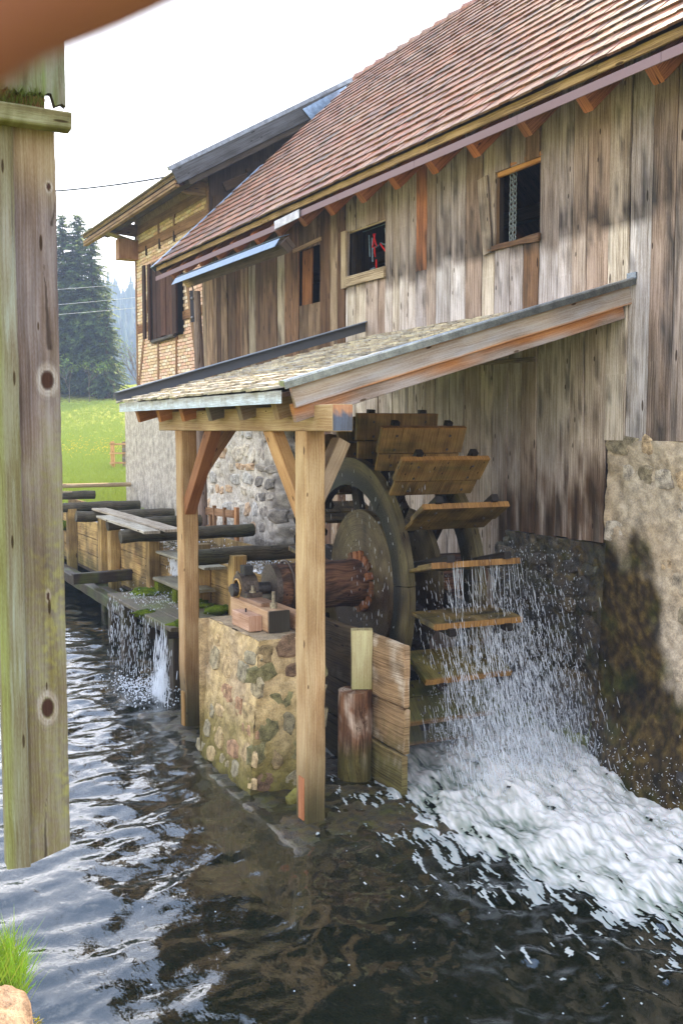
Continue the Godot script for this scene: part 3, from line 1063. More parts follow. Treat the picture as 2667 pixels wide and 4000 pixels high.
func windows(t: Node3D) -> void:
	var fr := S(176, 150, 118)
	# the wide opening near the right: a warm lintel, jambs, a rough sill
	var w := Node3D.new()
	w.name = numbered("window", t); t.add_child(w, true); w.position = Vector3(6.9, 5.32, -9.08) - t.position
	var mb := MB.new()
	beam(mb, Vector3(6.895, 6.15, -9.56), Vector3(6.895, 6.15, -8.66), Vector3.LEFT, 0.05, 0.05, speck(S(172, 108, 58), 0.25), 0.006, 5, 0.006)
	beam(mb, Vector3(6.91, 6.095, -9.49), Vector3(6.91, 6.105, -8.69), Vector3.LEFT, 0.055, 0.05, speck(S(196, 132, 66), 0.2), 0.008)
	put(mb, "lintel", M.timber, w)
	for s in [-9.49, -8.68]:
		mb = MB.new()
		beam(mb, Vector3(6.93, 5.3, s), Vector3(6.93, 6.1, s), Vector3.LEFT, 0.035, 0.10, speck(S(150, 116, 84), 0.25), 0.005)
		put(mb, "jamb", M.old, w)
	mb = MB.new()
	beam(mb, Vector3(6.845, 5.30, -9.55), Vector3(6.845, 5.29, -8.66), Vector3.LEFT, 0.07, 0.03, speck(S(104, 76, 54), 0.5, 7.0), 0.006, 9, 0.02)
	put(mb, "sill", M.old, w)
	mb = MB.new()
	beam(mb, Vector3(6.84, 5.25, -9.56), Vector3(6.83, 6.1, -9.66), Vector3.LEFT, 0.17, 0.022, board_colour(S(190, 172, 150), 4.0), 0.004, 8, 0.008)
	put(mb, "cover_board", M.old, w)
	# the middle opening: a pale frame on the left and below
	w = Node3D.new()
	w.name = numbered("window", t); t.add_child(w, true); w.position = Vector3(6.9, 5.44, -12.4) - t.position
	for s in [[Vector3(6.84, 5.28, -13.0), Vector3(6.84, 6.07, -13.0), "jamb"], [Vector3(6.84, 5.36, -12.92), Vector3(6.84, 5.36, -11.86), "sill"], [Vector3(6.9, 6.06, -12.95), Vector3(6.9, 6.06, -11.86), "lintel"], [Vector3(6.93, 5.44, -11.86), Vector3(6.93, 6.05, -11.86), "jamb"]]:
		mb = MB.new()
		var wide: float = 0.14 if s[2] != "lintel" and s[0].z != -11.86 else 0.05
		beam(mb, s[0], s[1], Vector3.LEFT, wide, 0.035, speck(S(182, 158, 126), 0.2), 0.005, 3, 0.004)
		put(mb, s[2], M.old, w)
	# the left opening: an orange board covers most of it
	w = Node3D.new()
	w.name = numbered("window", t); t.add_child(w, true); w.position = Vector3(6.9, 5.2, -14.2) - t.position
	mb = MB.new()
	beam(mb, Vector3(6.94, 5.14, -14.42), Vector3(6.94, 6.05, -14.38), Vector3.LEFT, 0.34, 0.025, speck(S(142, 92, 54), 0.35, 4.0), 0.004, 6, 0.006)
	put(mb, "cover_board", M.old, w)
	mb = MB.new()
	beam(mb, Vector3(6.87, 6.06, -14.75), Vector3(6.87, 6.1, -13.75), Vector3.LEFT, 0.06, 0.04, speck(S(166, 134, 98), 0.25), 0.006, 4, 0.008)
	put(mb, "lintel", M.old, w)
	mb = MB.new()
	beam(mb, Vector3(6.97, 5.2, -14.03), Vector3(6.97, 5.9, -13.95), Vector3.LEFT, 0.03, 0.02, flat(S(70, 56, 44)), 0.003)
	put(mb, "slat", M.old, w)
	# a chain looped down through the right-hand opening
	var ch := thing("hanging_chain", "grey steel chain hanging doubled in the right-hand window opening", "chain", Vector3(6.97, 5.3, -9.28))
	for s in [-0.032, 0.032]:
		var y := 6.12
		var k := 0
		while y > 5.31:
			var lk := MB.new()
			var pts := []
			for i in 11:
				var a := TAU * i / 10.0
				var p2 := Vector2(cos(a) * 0.021, sin(a) * 0.035)
				pts.append(Vector3(6.97 + (p2.x if k % 2 else 0.0), y + p2.y, -9.28 + s + (0.0 if k % 2 else p2.x)))
			lk.tube(pts, [0.0065], 5, flat(S(150, 156, 156)), false)
			put(lk, "link", M.iron, ch)
			y -= 0.052
			k += 1
	# clamps hung in the middle opening
	var tl := thing("hanging_clamps", "red handled steel clamps hanging in the middle window opening", "tools", Vector3(7.08, 5.5, -12.5))
	var red := flat(S(176, 24, 20))
	var steel := flat(S(120, 140, 150))
	mb = MB.new()
	for s in [[-12.55, 5.98, -12.46, 5.80], [-12.50, 5.98, -12.58, 5.80], [-12.36, 5.82, -12.12, 5.62], [-12.52, 5.80, -12.50, 5.66], [-12.47, 5.62, -12.46, 5.48]]:
		mb.tube([Vector3(7.06, s[1], s[0]), Vector3(7.05, (s[1] + s[3]) * 0.5, (s[0] + s[2]) * 0.5 + 0.012), Vector3(7.06, s[3], s[2])], [0.011, 0.014, 0.011], 6, red)
	put(mb, "handle", M.plain, tl)
	mb = MB.new()
	for s in [[-12.75, 6.0, -12.72, 5.7], [-12.66, 5.95, -12.64, 5.62], [-12.30, 6.02, -12.22, 5.74], [-12.42, 5.84, -12.30, 5.8], [-12.62, 5.8, -12.48, 5.82], [-12.70, 5.52, -12.58, 5.53]]:
		mb.tube([Vector3(7.1, s[1], s[0]), Vector3(7.1, s[3], s[2])], [0.012], 6, steel)
	mb.tube([Vector3(7.06, 6.06, -12.85), Vector3(7.06, 6.06, -11.95)], [0.008], 6, steel)
	put(mb, "bar", M.iron, tl)


# ---------------------------------------------------------------- the brick house up the stream

func brick_house() -> void:
	var X := 8.0
	var t := thing("brick_house", "yellow brick half-timbered house with overhanging roof beyond the mill", "house", Vector3(11.5, 1.1, -24.3))
	var wood := S(140, 96, 62)
	var mb := MB.new()
	mortar(mb, func(u, v): return Vector3(X, 4.1 + v, -27.1 + u), 5.65, 4.95, 0.12, Vector3.LEFT, 0.004, speck(S(176, 148, 120), 0.2))
	put(mb, "wall", M.mortar, t)
	mb = MB.new()
	box(mb, Vector3(X + 3.6, 5.0, -27.16), Vector3(7.2, 8.4, 0.1), flat(S(180, 156, 124)), 0.0)
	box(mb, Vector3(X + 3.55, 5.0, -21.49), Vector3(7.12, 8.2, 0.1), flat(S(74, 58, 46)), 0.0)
	box(mb, Vector3(X + 7.2, 5.0, -24.3), Vector3(0.1, 8.4, 5.6), flat(S(120, 100, 80)), 0.0)
	put(mb, "side_walls", M.old, t)
	# timbers: [z, y] to [z, y]
	var fr := [["beam", -27.1, 8.49, -21.5, 8.47, 0.20], ["beam", -27.1, 8.03, -21.5, 7.98, 0.22], ["beam", -27.05, 5.92, -25.95, 5.93, 0.20], ["beam", -23.28, 5.95, -21.6, 5.97, 0.20],
		["post", -27.04, 4.1, -27.04, 8.5, 0.12], ["post", -25.24, 4.1, -25.2, 5.5, 0.13], ["post", -23.82, 4.1, -23.78, 5.5, 0.13], ["post", -25.04, 8.06, -25.04, 8.42, 0.12], ["post", -23.85, 8.06, -23.85, 8.42, 0.12],
		["brace", -25.95, 6.85, -27.0, 4.2, 0.13], ["brace", -23.06, 6.9, -22.45, 5.1, 0.14], ["post", -21.62, 4.1, -21.56, 8.4, 0.12]]
	for f in fr:
		mb = MB.new()
		beam(mb, Vector3(X - 0.004, f[2], f[1]), Vector3(X - 0.004, f[4], f[3]), Vector3.LEFT, f[5], 0.062, speck(wood.lerp(S(150, 122, 92), rng.randf() * 0.6), 0.25, 4.0), 0.004, 3, 0.006)
		put(mb, f[0], M.old, t)
	for z in [-26.07, -24.96, -23.83]:
		mb = MB.new()
		beam(mb, Vector3(X - 0.02, 7.75, z), Vector3(X - 0.02, 7.99, z), Vector3.LEFT, 0.09, 0.06, flat(S(60, 44, 36)), 0.01)
		put(mb, "tie", M.old, t)
	# bricks: the nearest 300 as parts
	var tint := [S(240, 216, 182), S(236, 206, 168), S(242, 222, 194), S(230, 198, 160), S(240, 204, 178), S(234, 188, 162), S(232, 208, 178)]
	var bl := 0.335
	var bh := 0.080
	var made := []
	for c in tint:
		var q := MB.new()
		q.sweep(Transform3D.IDENTITY, boardring(bl - 0.026, 0.02, 0.004), bh - 0.018, 1, speck(c, 0.15, 3.0))
		var m := q.mesh()
		m.surface_set_material(0, M.brick)
		made.append(m)
	var rest := MB.new()
	var list := []
	var row := 0
	var y := 4.15
	while y < 8.42:
		var z := -27.0 + (0.5 * bl if row % 2 else 0.0)
		while z < -21.7:
			var skip := false
			for f in fr:
				var a := Vector2(f[1], f[2])
				var b := Vector2(f[3], f[4])
				var c := Vector2(z, y + bh * 0.5)
				var q := Geometry2D.get_closest_point_to_segment(c, a, b)
				if absf(q.x - c.x) < f[5] * 0.5 + 0.10 and absf(q.y - c.y) < f[5] * 0.5 + 0.03:
					skip = skip or f[0] == "beam"
			if z > -25.98 and z < -23.2 and y > 5.42 and y < 7.5:
				skip = true
			if not skip:
				list.append(Vector2(z + rr(-0.008, 0.008), y + rr(-0.004, 0.004)))
			z += bl
		y += bh
		row += 1
	list.sort_custom(func(a, b): return a.x - b.x * 1.0 > 0.0)
	for i in list.size():
		var o := Vector3(X + 0.004 - rr(0.0, 0.006), list[i].y, list[i].x)
		var B := Basis(Vector3(0, 0, 1), Vector3.UP, Vector3.LEFT).rotated(Vector3.LEFT, rr(-0.012, 0.012))
		var k := clampi(int(3.0 + 3.5 * na.get_noise_2d(o.z * 0.6, o.y * 0.7) + rr(-1.6, 2.2)) , 0, 6)
		if o.z > -22.9 and o.y < 7.0:
			k = 4 + rng.randi() % 2
		if i < 300:
			place(made[k], "brick", t, Transform3D(B, o))
		else:
			rest.sweep(Transform3D(B, o), boardring(bl - 0.026, 0.02, 0.004), bh - 0.018, 1, flat(tint[k]))
	put(rest, "brick", M.brick, t, "stuff")
	# the boarded window
	var w := Node3D.new()
	w.name = numbered("window", t); t.add_child(w, true); w.position = Vector3(X, 5.5, -24.6) - t.position
	mb = MB.new()
	box(mb, Vector3(X - 0.012, 6.48, -24.58), Vector3(0.02, 1.9, 2.6), flat(S(26, 18, 14)), 0.0)
	put(mb, "back", M.old, w)
	for s in [[-25.86, 0.20, 0.17], [-25.62, 0.17, 0.11], [-25.36, 0.30, 0.04], [-25.02, 0.38, 0.03], [-24.64, 0.36, 0.04], [-24.28, 0.34, 0.025], [-23.96, 0.26, 0.05], [-23.72, 0.14, 0.10], [-23.50, 0.18, 0.14], [-23.32, 0.14, 0.18]]:
		mb = MB.new()
		var low := 5.56 + rr(-0.03, 0.05)
		beam(mb, Vector3(X - s[2], low, s[0]), Vector3(X - s[2], 7.45, s[0]), Vector3.LEFT, s[1], 0.05, speck(S(96, 62, 46).lerp(S(62, 42, 34), rng.randf()), 0.3, 4.0), 0.006, 4, 0.008)
		put(mb, "board", M.old, w)
	mb = MB.new()
	beam(mb, Vector3(X - 0.06, 5.50, -25.5), Vector3(X - 0.06, 5.53, -23.75), Vector3.LEFT, 0.09, 0.12, speck(S(92, 84, 78), 0.5, 6.0), 0.02, 6, 0.02)
	put(mb, "sill", M.old, w)
	mb = MB.new()
	box(mb, Vector3(7.72, 8.0, -26.98), Vector3(0.52, 0.52, 0.34), speck(S(166, 120, 84), 0.15), 0.01)
	var bx := put(mb, "corner_box", M.timber, t)
	mb = MB.new()
	beam(mb, Vector3(7.2, 8.40, -26.98), Vector3(7.92, 8.22, -26.98), Vector3.UP, 0.4, 0.03, flat(S(150, 128, 96)), 0.005)
	put(mb, "lid", M.timber, bx)
	# brackets under the eave
	for z in [-27.0, -21.7]:
		mb = MB.new()
		beam(mb, Vector3(7.28, 8.62, z), Vector3(8.1, 8.56, z), Vector3.UP, 0.18, 0.20, speck(S(150, 118, 78), 0.2), 0.02)
		beam(mb, Vector3(7.46, 8.47, z), Vector3(8.1, 8.42, z), Vector3.UP, 0.17, 0.12, speck(S(150, 118, 78), 0.2), 0.02)
		put(mb, "bracket", M.old, t)
	# the roof: eave along the stream, verge clad in dark boards and sheet metal
	var U := Vector3(cos(deg_to_rad(29.7)), sin(deg_to_rad(29.7)), 0)
	var N := Vector3(-U.y, U.x, 0)
	var E := Vector3(7.0, 8.60, 0)
	var B2 := Basis(Vector3(0, 0, 1), U, N)
	var r := Node3D.new()
	r.name = numbered("roof", t); t.add_child(r, true); r.position = Vector3(7.0, 8.2, -24.8) - t.position
	mb = MB.new()
	mb.sweep(Transform3D(B2, E + Vector3(0, 0, -24.85) - N * 0.06), rect(7.8, 0.06, 0.0), 5.3, 1, flat(S(140, 122, 96)))
	mb.sweep(Transform3D(Basis(Vector3(0, 0, 1), Vector3(-U.x, U.y, 0), Vector3(U.y, U.x, 0)), Vector3(16.2, 8.6, -24.85)), rect(7.8, 0.06, 0.0), 5.3, 1, flat(S(130, 74, 56)))
	put(mb, "deck", M.old, r)
	for k in 24:
		mb = MB.new()
		var c: Color = S(126, 112, 92).lerp(S(150, 124, 96), rng.randf())
		mb.sweep(Transform3D(B2, E + U * (k * 0.222 - 0.04) + Vector3(0, 0, -24.85) + N * 0.02), rect(7.9, 0.03, 0.008), 0.24, 1, speck(c, 0.3, 2.0))
		put(mb, "tile_course", M.tile, r)
	for s in [[0.02, 0.10, 0.05], [-0.14, 0.07, 0.04], [-0.22, 0.05, 0.10]]:
		mb = MB.new()
		var e := E + Vector3(0.02 + s[2] * 0.5, s[0] - 0.03, 0)
		beam(mb, e + Vector3(0, 0, -28.8), e + Vector3(0, 0, -20.9), Vector3.LEFT, s[1], s[2], speck(S(150, 118, 84), 0.3, 2.5), 0.004, 12, 0.006)
		put(mb, "eave_board", M.old, r)
	var z2 := -28.7
	while z2 < -21.0:      # soffit boards and rafter tails
		mb = MB.new()
		beam(mb, E - N * 0.20 + U * 0.06 + Vector3(0, 0, z2), E - N * 0.20 + U * 1.25 + Vector3(0, 0, z2), N, 0.13, 0.16, speck(S(120, 80, 54), 0.3), 0.01)
		put(mb, "rafter", M.old, r)
		z2 += 0.92
	for k in 5:
		mb = MB.new()
		var e := E - N * 0.115 + U * (0.14 + 0.22 * k)
		beam(mb, e + Vector3(0, 0, -28.78), e + Vector3(0, 0, -20.92), N, 0.215, 0.02, speck(S(138, 92, 64).lerp(S(104, 72, 52), rng.randf()), 0.3, 2.0), 0.004)
		put(mb, "soffit_board", M.old, r)
	mb = MB.new()
	mb.tube([Vector3(7.45, 8.55, -27.9), Vector3(7.45, 8.55, -21.0)], [0.11], 10, flat(S(70, 52, 42)))
	put(mb, "purlin", M.bark, r)
	mb = MB.new()
	var V0 := Vector3(6.95, 8.62, -20.86)
	beam(mb, V0 - N * 0.12, V0 - N * 0.12 + U * 5.2, Vector3(0, 0, 1), 0.32, 0.05, speck(S(96, 94, 96), 0.15, 1.5), 0.004)
	put(mb, "verge_board", M.old, r)
	mb = MB.new()
	beam(mb, V0 - N * 0.32 + U * 0.25 + Vector3(0, 0, -0.05), V0 - N * 0.32 + U * 5.2 + Vector3(0, 0, -0.05), Vector3(0, 0, 1), 0.16, 0.04, speck(S(84, 72, 62), 0.2, 1.5), 0.004)
	put(mb, "verge_board", M.old, r)
	mb = MB.new()
	beam(mb, V0 + N * 0.07 - U * 0.05, V0 + N * 0.07 + U * 5.15, Vector3(0, 0, 1), 0.09, 0.07, flat(S(128, 136, 146)), 0.004)
	put(mb, "verge_cap", M.metal, r)
	mb = MB.new()
	var tr := [Vector3(9.91, 10.27, -20.80), Vector3(10.23, 9.97, -20.80), Vector3(11.25, 11.08, -20.80)]
	for s in [0.0, 0.012]:
		mb.tri3(tr[0] + Vector3(0, 0, s), tr[1] + Vector3(0, 0, s), tr[2] + Vector3(0, 0, s), Vector3(0, 0, 1 if s > 0 else -1), Vector2.ZERO, Vector2(0.3, 0), Vector2(0, 1), S(150, 176, 208), S(150, 176, 208), S(150, 176, 208))
	for i in 3:
		mb.quad(tr[i], tr[(i + 1) % 3], tr[(i + 1) % 3] + Vector3(0, 0, 0.012), tr[i] + Vector3(0, 0, 0.012), tr[i] - (tr[0] + tr[1] + tr[2]) / 3.0 + (tr[(i + 1) % 3] - tr[i]) * 0.5, S(170, 180, 190), S(170, 180, 190), S(170, 180, 190), S(170, 180, 190), Vector2.ZERO, Vector2.ZERO, Vector2.ZERO, Vector2.ZERO)
	put(mb, "sheet_metal_corner", M.metal, r)
	mb = MB.new()
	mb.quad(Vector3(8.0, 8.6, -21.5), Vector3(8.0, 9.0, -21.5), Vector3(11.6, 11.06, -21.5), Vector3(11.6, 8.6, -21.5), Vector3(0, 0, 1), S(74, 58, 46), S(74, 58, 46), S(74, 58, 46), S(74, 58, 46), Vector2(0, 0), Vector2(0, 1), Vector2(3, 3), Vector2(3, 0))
	put(mb, "gable", M.old, t)
	# dark timbers in the gap below the verge
	for s in [[8.15, 8.35, 8.15, 7.4, 0.22], [8.3, 8.55, 9.6, 9.2, 0.2], [8.9, 8.2, 8.9, 9.0, 0.16], [8.2, 8.0, 9.3, 8.9, 0.14]]:
		mb = MB.new()
		beam(mb, Vector3(s[0], s[1], -21.4), Vector3(s[2], s[3], -21.4), Vector3(0, 0, 1), s[4], 0.1, flat(S(84, 62, 46)), 0.01)
		put(mb, "gable_timber", M.old, t)
	# the plastered ground floor
	mb = MB.new()
	var plaster := func(p: Vector3):
		var k: float = na.get_noise_3d(p.x, p.y * 0.35, p.z * 1.6)
		var g: float = nb.get_noise_3d(p.x, p.y * 0.8, p.z * 6.0)
		return mulc(S(196, 186, 172), 1.0 + 0.18 * k + 0.15 * g).lerp(S(104, 98, 92), clampf(smoothstep(2.0, 1.1, p.y) * 0.5 + 0.4 * g, 0.0, 0.6))
	mortar(mb, func(u, v): return Vector3(7.6, 0.6 + v, -27.0 + u), 6.9, 3.6, 0.08, Vector3.LEFT, 0.012, plaster)
	mortar(mb, func(u, v): return Vector3(7.6 + u, 0.6 + v, -27.0), 2.0, 3.6, 0.2, Vector3(0, 0, -1), 0.012, plaster)
	mortar(mb, func(u, v): return Vector3(7.6 + u, 4.19, -27.0 + v), 0.5, 6.9, 0.2, Vector3.UP, 0.002, plaster)
	put(mb, "plastered_base", M.plaster, t)


# ---------------------------------------------------------------- the lean-to over the wheel

func lean_y(x: float) -> float:
	return 3.62 + 0.289 * (x - 3.3)

func roof_y(x: float) -> float:      # the shingles lie a little below the verge boards
	return 3.60 + 0.266 * (x - 3.3)

func shelter() -> void:
	var t := thing("wheel_shelter", "shingled lean-to roof on two pale timber posts sheltering the water wheel", "shelter", Vector3(3.7, 0.0, -9.2))
	var new := S(196, 150, 100)
	var post := func(p: Vector3):
		var k: float = na.get_noise_3d(p.x * 2.0, p.y * 0.7, p.z * 2.0)
		var c: Color = mulc(S(200, 160, 112), 1.0 + 0.16 * k).lerp(S(196, 128, 70), clampf(0.3 * nb.get_noise_3d(p.x * 5.0, p.y * 0.5, p.z * 5.0) + 0.35 * smoothstep(2.9, 3.3, p.y), 0.0, 0.5))
		c = c.lerp(S(96, 84, 50), 0.75 * smoothstep(0.75, 0.05, p.y + 0.25 * k))
		return c.lerp(S(60, 62, 28), 0.65 * smoothstep(0.32, 0.0, p.y + 0.15 * k))
	var post2 := func(p: Vector3):
		var c: Color = post.call(p)
		c = c.lerp(S(150, 104, 62), clampf(0.3 + 0.5 * na.get_noise_3d(p.x * 6.0, p.y * 1.4, p.z * 6.0), 0.0, 0.6))
		return c.lerp(S(62, 58, 32), 0.75 * smoothstep(0.9, 0.2, p.y))
	var mb := MB.new()
	mb.sweep(frame(Vector3(3.69, -0.05, -7.62), Vector3(3.69, 3.28, -7.62), Vector3(0, 0, 1)), rect(0.185, 0.2, 0.012, 5), 3.33, 26, post, 0.008, Vector2(0.1, 0.3), true, 1.0, na)
	var pf := put(mb, "post", M.timber, t)
	mb = MB.new()
	beam(mb, Vector3(3.595, 0.02, -7.60), Vector3(3.597, 0.38, -7.60), Vector3.LEFT, 0.10, 0.022, speck(S(202, 128, 84), 0.1), 0.006, 2)
	put(mb, "patch_board", M.timber, pf)
	mb = MB.new()
	mb.sweep(frame(Vector3(3.705, -0.05, -10.72), Vector3(3.69, 3.28, -10.72), Vector3(0, 0, 1)), rect(0.18, 0.2, 0.012, 5), 3.33, 26, post2, 0.010, Vector2(2.1, 1.3), true, 1.0, na)
	pf = put(mb, "post", M.timber, t)
	mb = MB.new()
	beam(mb, Vector3(3.607, 0.02, -10.68), Vector3(3.609, 0.40, -10.68), Vector3.LEFT, 0.09, 0.022, speck(S(176, 132, 76), 0.1), 0.006, 2)
	put(mb, "patch_board", M.timber, pf)
	mb = MB.new()
	var bc := func(p: Vector3):
		var c: Color = mulc(S(198, 160, 116), 1.0 + 0.2 * na.get_noise_3d(p.x * 2.0, p.y * 3.0, p.z * 1.2))
		return c
	beam(mb, Vector3(3.69, 3.385, -11.4), Vector3(3.69, 3.385, -7.04), Vector3.UP, 0.18, 0.21, bc, 0.008, 40, 0.004, 4)
	var pbm := put(mb, "plate_beam", M.timber, t)
	mb = MB.new()
	mb.sweep(frame(Vector3(3.69, 3.285, -7.037), Vector3(3.69, 3.485, -7.037), Vector3(0, 0, 1)), rect(0.168, 0.008, 0.001, 6), 0.20, 8, func(p): return S(96, 96, 104).lerp(S(196, 134, 92), smoothstep(3.40, 3.45, p.y + 0.04 * nb.get_noise_2d(p.x * 14.0, p.y * 14.0))))
	put(mb, "weathered_end", M.timber, pbm)
	for s in [[Vector3(3.69, 2.52, -7.66), Vector3(3.69, 3.34, -8.42), S(198, 146, 90)], [Vector3(3.69, 2.42, -10.66), Vector3(3.69, 3.34, -9.82), S(150, 92, 52)], [Vector3(3.7, 2.6, -10.75), Vector3(4.35, 3.5, -10.75), S(170, 120, 76)], [Vector3(3.7, 2.6, -7.66), Vector3(4.0, 3.2, -7.66), S(160, 130, 100)]]:
		if s[0].y == 2.6 and s[1].x < 4.1:
			continue
		mb = MB.new()
		beam(mb, s[0], s[1], Vector3.LEFT, 0.15, 0.12, speck(s[2], 0.22, 5.0), 0.006, 6, 0.003)
		put(mb, "brace", M.timber, t)
	# rafters
	var z := -11.75
	var sl := Vector3(1, 0.289, 0).normalized()
	var nn := Vector3(-sl.y, sl.x, 0)
	while z < -7.6:
		mb = MB.new()
		var a := Vector3(3.40, lean_y(3.40), z) - nn * 0.185
		var c: Color = [S(196, 124, 66), S(184, 112, 58), S(130, 112, 96), S(150, 126, 104), S(186, 150, 114)][clampi(int((z + 11.75) / 0.85), 0, 4)]
		beam(mb, a, a + sl * 3.62, nn, 0.10, 0.20, speck(c, 0.3, 4.0), 0.005, 6)
		put(mb, "rafter", M.timber, t)
		z += 0.79
	mb = MB.new()
	var rl := Vector3(1, 0.266, 0).normalized()
	var rn := Vector3(-rl.y, rl.x, 0)
	var a0 := Vector3(3.31, roof_y(3.31), -9.68) - rn * 0.05
	mb.sweep(Transform3D(Basis(Vector3(0, 0, 1), rl, rn), a0), rect(4.55, 0.035, 0.0), 3.71, 1, flat(S(88, 66, 48)))
	put(mb, "roof_boarding", M.old, t)
	# shingles in courses; the nearest 300 are parts
	var sc := [S(200, 180, 146), S(182, 164, 132), S(212, 194, 154), S(166, 146, 114), S(188, 176, 154), S(154, 142, 120)]
	var widths := [0.09, 0.125, 0.16, 0.19]
	var made := []
	for c in sc:
		for w in widths:
			var q := MB.new()
			q.sweep(Transform3D.IDENTITY, PackedVector2Array([Vector2(-w * 0.5, 0), Vector2(w * 0.5, 0), Vector2(w * 0.49, 0.020), Vector2(rr(-0.01, 0.01), 0.023), Vector2(-w * 0.49, 0.017)]), 0.38, 2, speck(c, 0.3, 8.0), 0.006, Vector2(rr(0, 3), rr(0, 3)), true, 0.96, na)
			var m := q.mesh()
			m.surface_set_material(0, M.shingle)
			made.append(m)
	var list := []
	for r in 20:
		var zz := -11.95 + rr(0.0, 0.08)
		while zz < -7.50:
			var wi := rng.randi() % 4
			var w: float = widths[wi]
			list.append([r, zz + w * 0.5, wi, rng.randi() % 6])
			zz += w + 0.004
	list.sort_custom(func(a, b): return a[0] * 0.14 - a[1] * 0.5 < b[0] * 0.14 - b[1] * 0.5)
	var rest := MB.new()
	for i in list.size():
		var q: Array = list[i]
		var tilt := 0.095 + rr(-0.03, 0.06)
		var B := Basis(Vector3(0, 0, 1), (rl - rn * tilt).normalized(), (rn + rl * tilt).normalized()).rotated(rn, rr(-0.04, 0.04)).rotated(rl, rr(-0.05, 0.05))
		var o: Vector3 = Vector3(3.27, roof_y(3.27), q[1]) + rl * (q[0] * 0.185 + rr(-0.02, 0.02)) + rn * (0.012 + rr(0.0, 0.010))
		if i < 300:
			place(made[q[3] * 4 + q[2]], "shingle", t, Transform3D(B, o))
		else:
			var w: float = widths[q[2]]
			rest.sweep(Transform3D(B, o), PackedVector2Array([Vector2(-w * 0.5, 0), Vector2(w * 0.5, 0), Vector2(w * 0.49, 0.020), Vector2(0, 0.023), Vector2(-w * 0.49, 0.017)]), 0.38, 1, flat(sc[q[3]]), 0.0, Vector2(rr(0, 3), rr(0, 3)))
	put(rest, "shingle", M.shingle, t, "stuff")
	# edge trims
	mb = MB.new()
	var drip := func(p: Vector3):
		var k: float = nb.get_noise_2d(p.z * 14.0, p.y * 2.0)
		return S(196, 206, 214).lerp(S(150, 140, 116), clampf(smoothstep(3.50, 3.585, p.y + 0.035 * k), 0.0, 1.0) * 0.8)
	mb.sweep(frame(Vector3(3.275, 3.545, -11.85), Vector3(3.275, 3.545, -7.27), Vector3.LEFT), rect(0.10, 0.008, 0.002, 6), 4.58, 130, drip)
	put(mb, "eave_drip", M.shingle, t)
	mb = MB.new()
	var e := Vector3(3.30, lean_y(3.30) + 0.03, -7.31)
	beam(mb, e, e + sl * 3.74, nn, 0.10, 0.045, speck(S(176, 182, 186), 0.06), 0.004)
	beam(mb, e + Vector3(0, -0.02, 0.045), e + Vector3(0, -0.02, 0.045) + sl * 3.74, Vector3(0, 0, 1), 0.055, 0.012, flat(S(120, 124, 122)), 0.002)
	put(mb, "verge_cap", M.metal, t)
	mb = MB.new()
	box(mb, Vector3(6.90, 4.715, -7.31), Vector3(0.10, 0.06, 0.12), flat(S(130, 140, 150)), 0.004)
	put(mb, "cap_end", M.metal, t)
	mb = MB.new()
	beam(mb, Vector3(3.27, 3.66, -12.0), Vector3(6.88, 4.70, -12.44), Vector3(0, 0, 1), 0.13, 0.02, speck(S(86, 88, 92), 0.12), 0.003)
	beam(mb, Vector3(3.27, 3.725, -11.97), Vector3(6.88, 4.765, -12.41), nn, 0.10, 0.015, flat(S(120, 124, 130)), 0.003)
	put(mb, "verge_flashing", M.plain, t)
	# the front verge: a weathered board over a deeper rafter
	var bg := func(p: Vector3):
		var dz: float = (p.y - lean_y(p.x)) / 0.2
		var k: float = na.get_noise_3d(p.x * 1.5, p.y * 6.0 - p.x * 1.7, 0.0)
		var c: Color = S(184, 158, 136).lerp(S(166, 152, 146), clampf(0.5 + k, 0.0, 1.0))
		var edge: float = smoothstep(-0.22, -0.04, dz + 0.12 * k) * 0.6 + smoothstep(-0.84, -0.98, dz + 0.1 * k) * 0.7
		return c.lerp(S(206, 130, 66), clampf(edge * 1.2, 0.0, 0.9))
	mb = MB.new()
	var v0 := Vector3(3.40, lean_y(3.40) - 0.095, -7.335)
	beam(mb, v0, v0 + sl * 3.60, Vector3(0, 0, 1), 0.19, 0.04, bg, 0.005, 50, 0.003, 10)
	put(mb, "verge_board", M.timber, t)
	mb = MB.new()
	var lo := func(p: Vector3):
		var k: float = na.get_noise_3d(p.x * 1.2, p.y * 5.0 - p.x * 1.5, 3.0)
		return S(196, 128, 74).lerp(S(164, 150, 142), clampf(0.55 + 1.1 * k + (lean_y(p.x) - 0.27 - p.y) * 6.0, 0.0, 0.85))
	v0 = Vector3(3.43, lean_y(3.43) - 0.235, -7.385)
	beam(mb, v0, v0 + sl * 3.52, Vector3(0, 0, 1), 0.15, 0.06, lo, 0.006, 40, 0.003, 8)
	put(mb, "verge_rafter", M.timber, t)


# ---------------------------------------------------------------- the wheel

const HUB := Vector3(5.0, 1.70, -9.37)

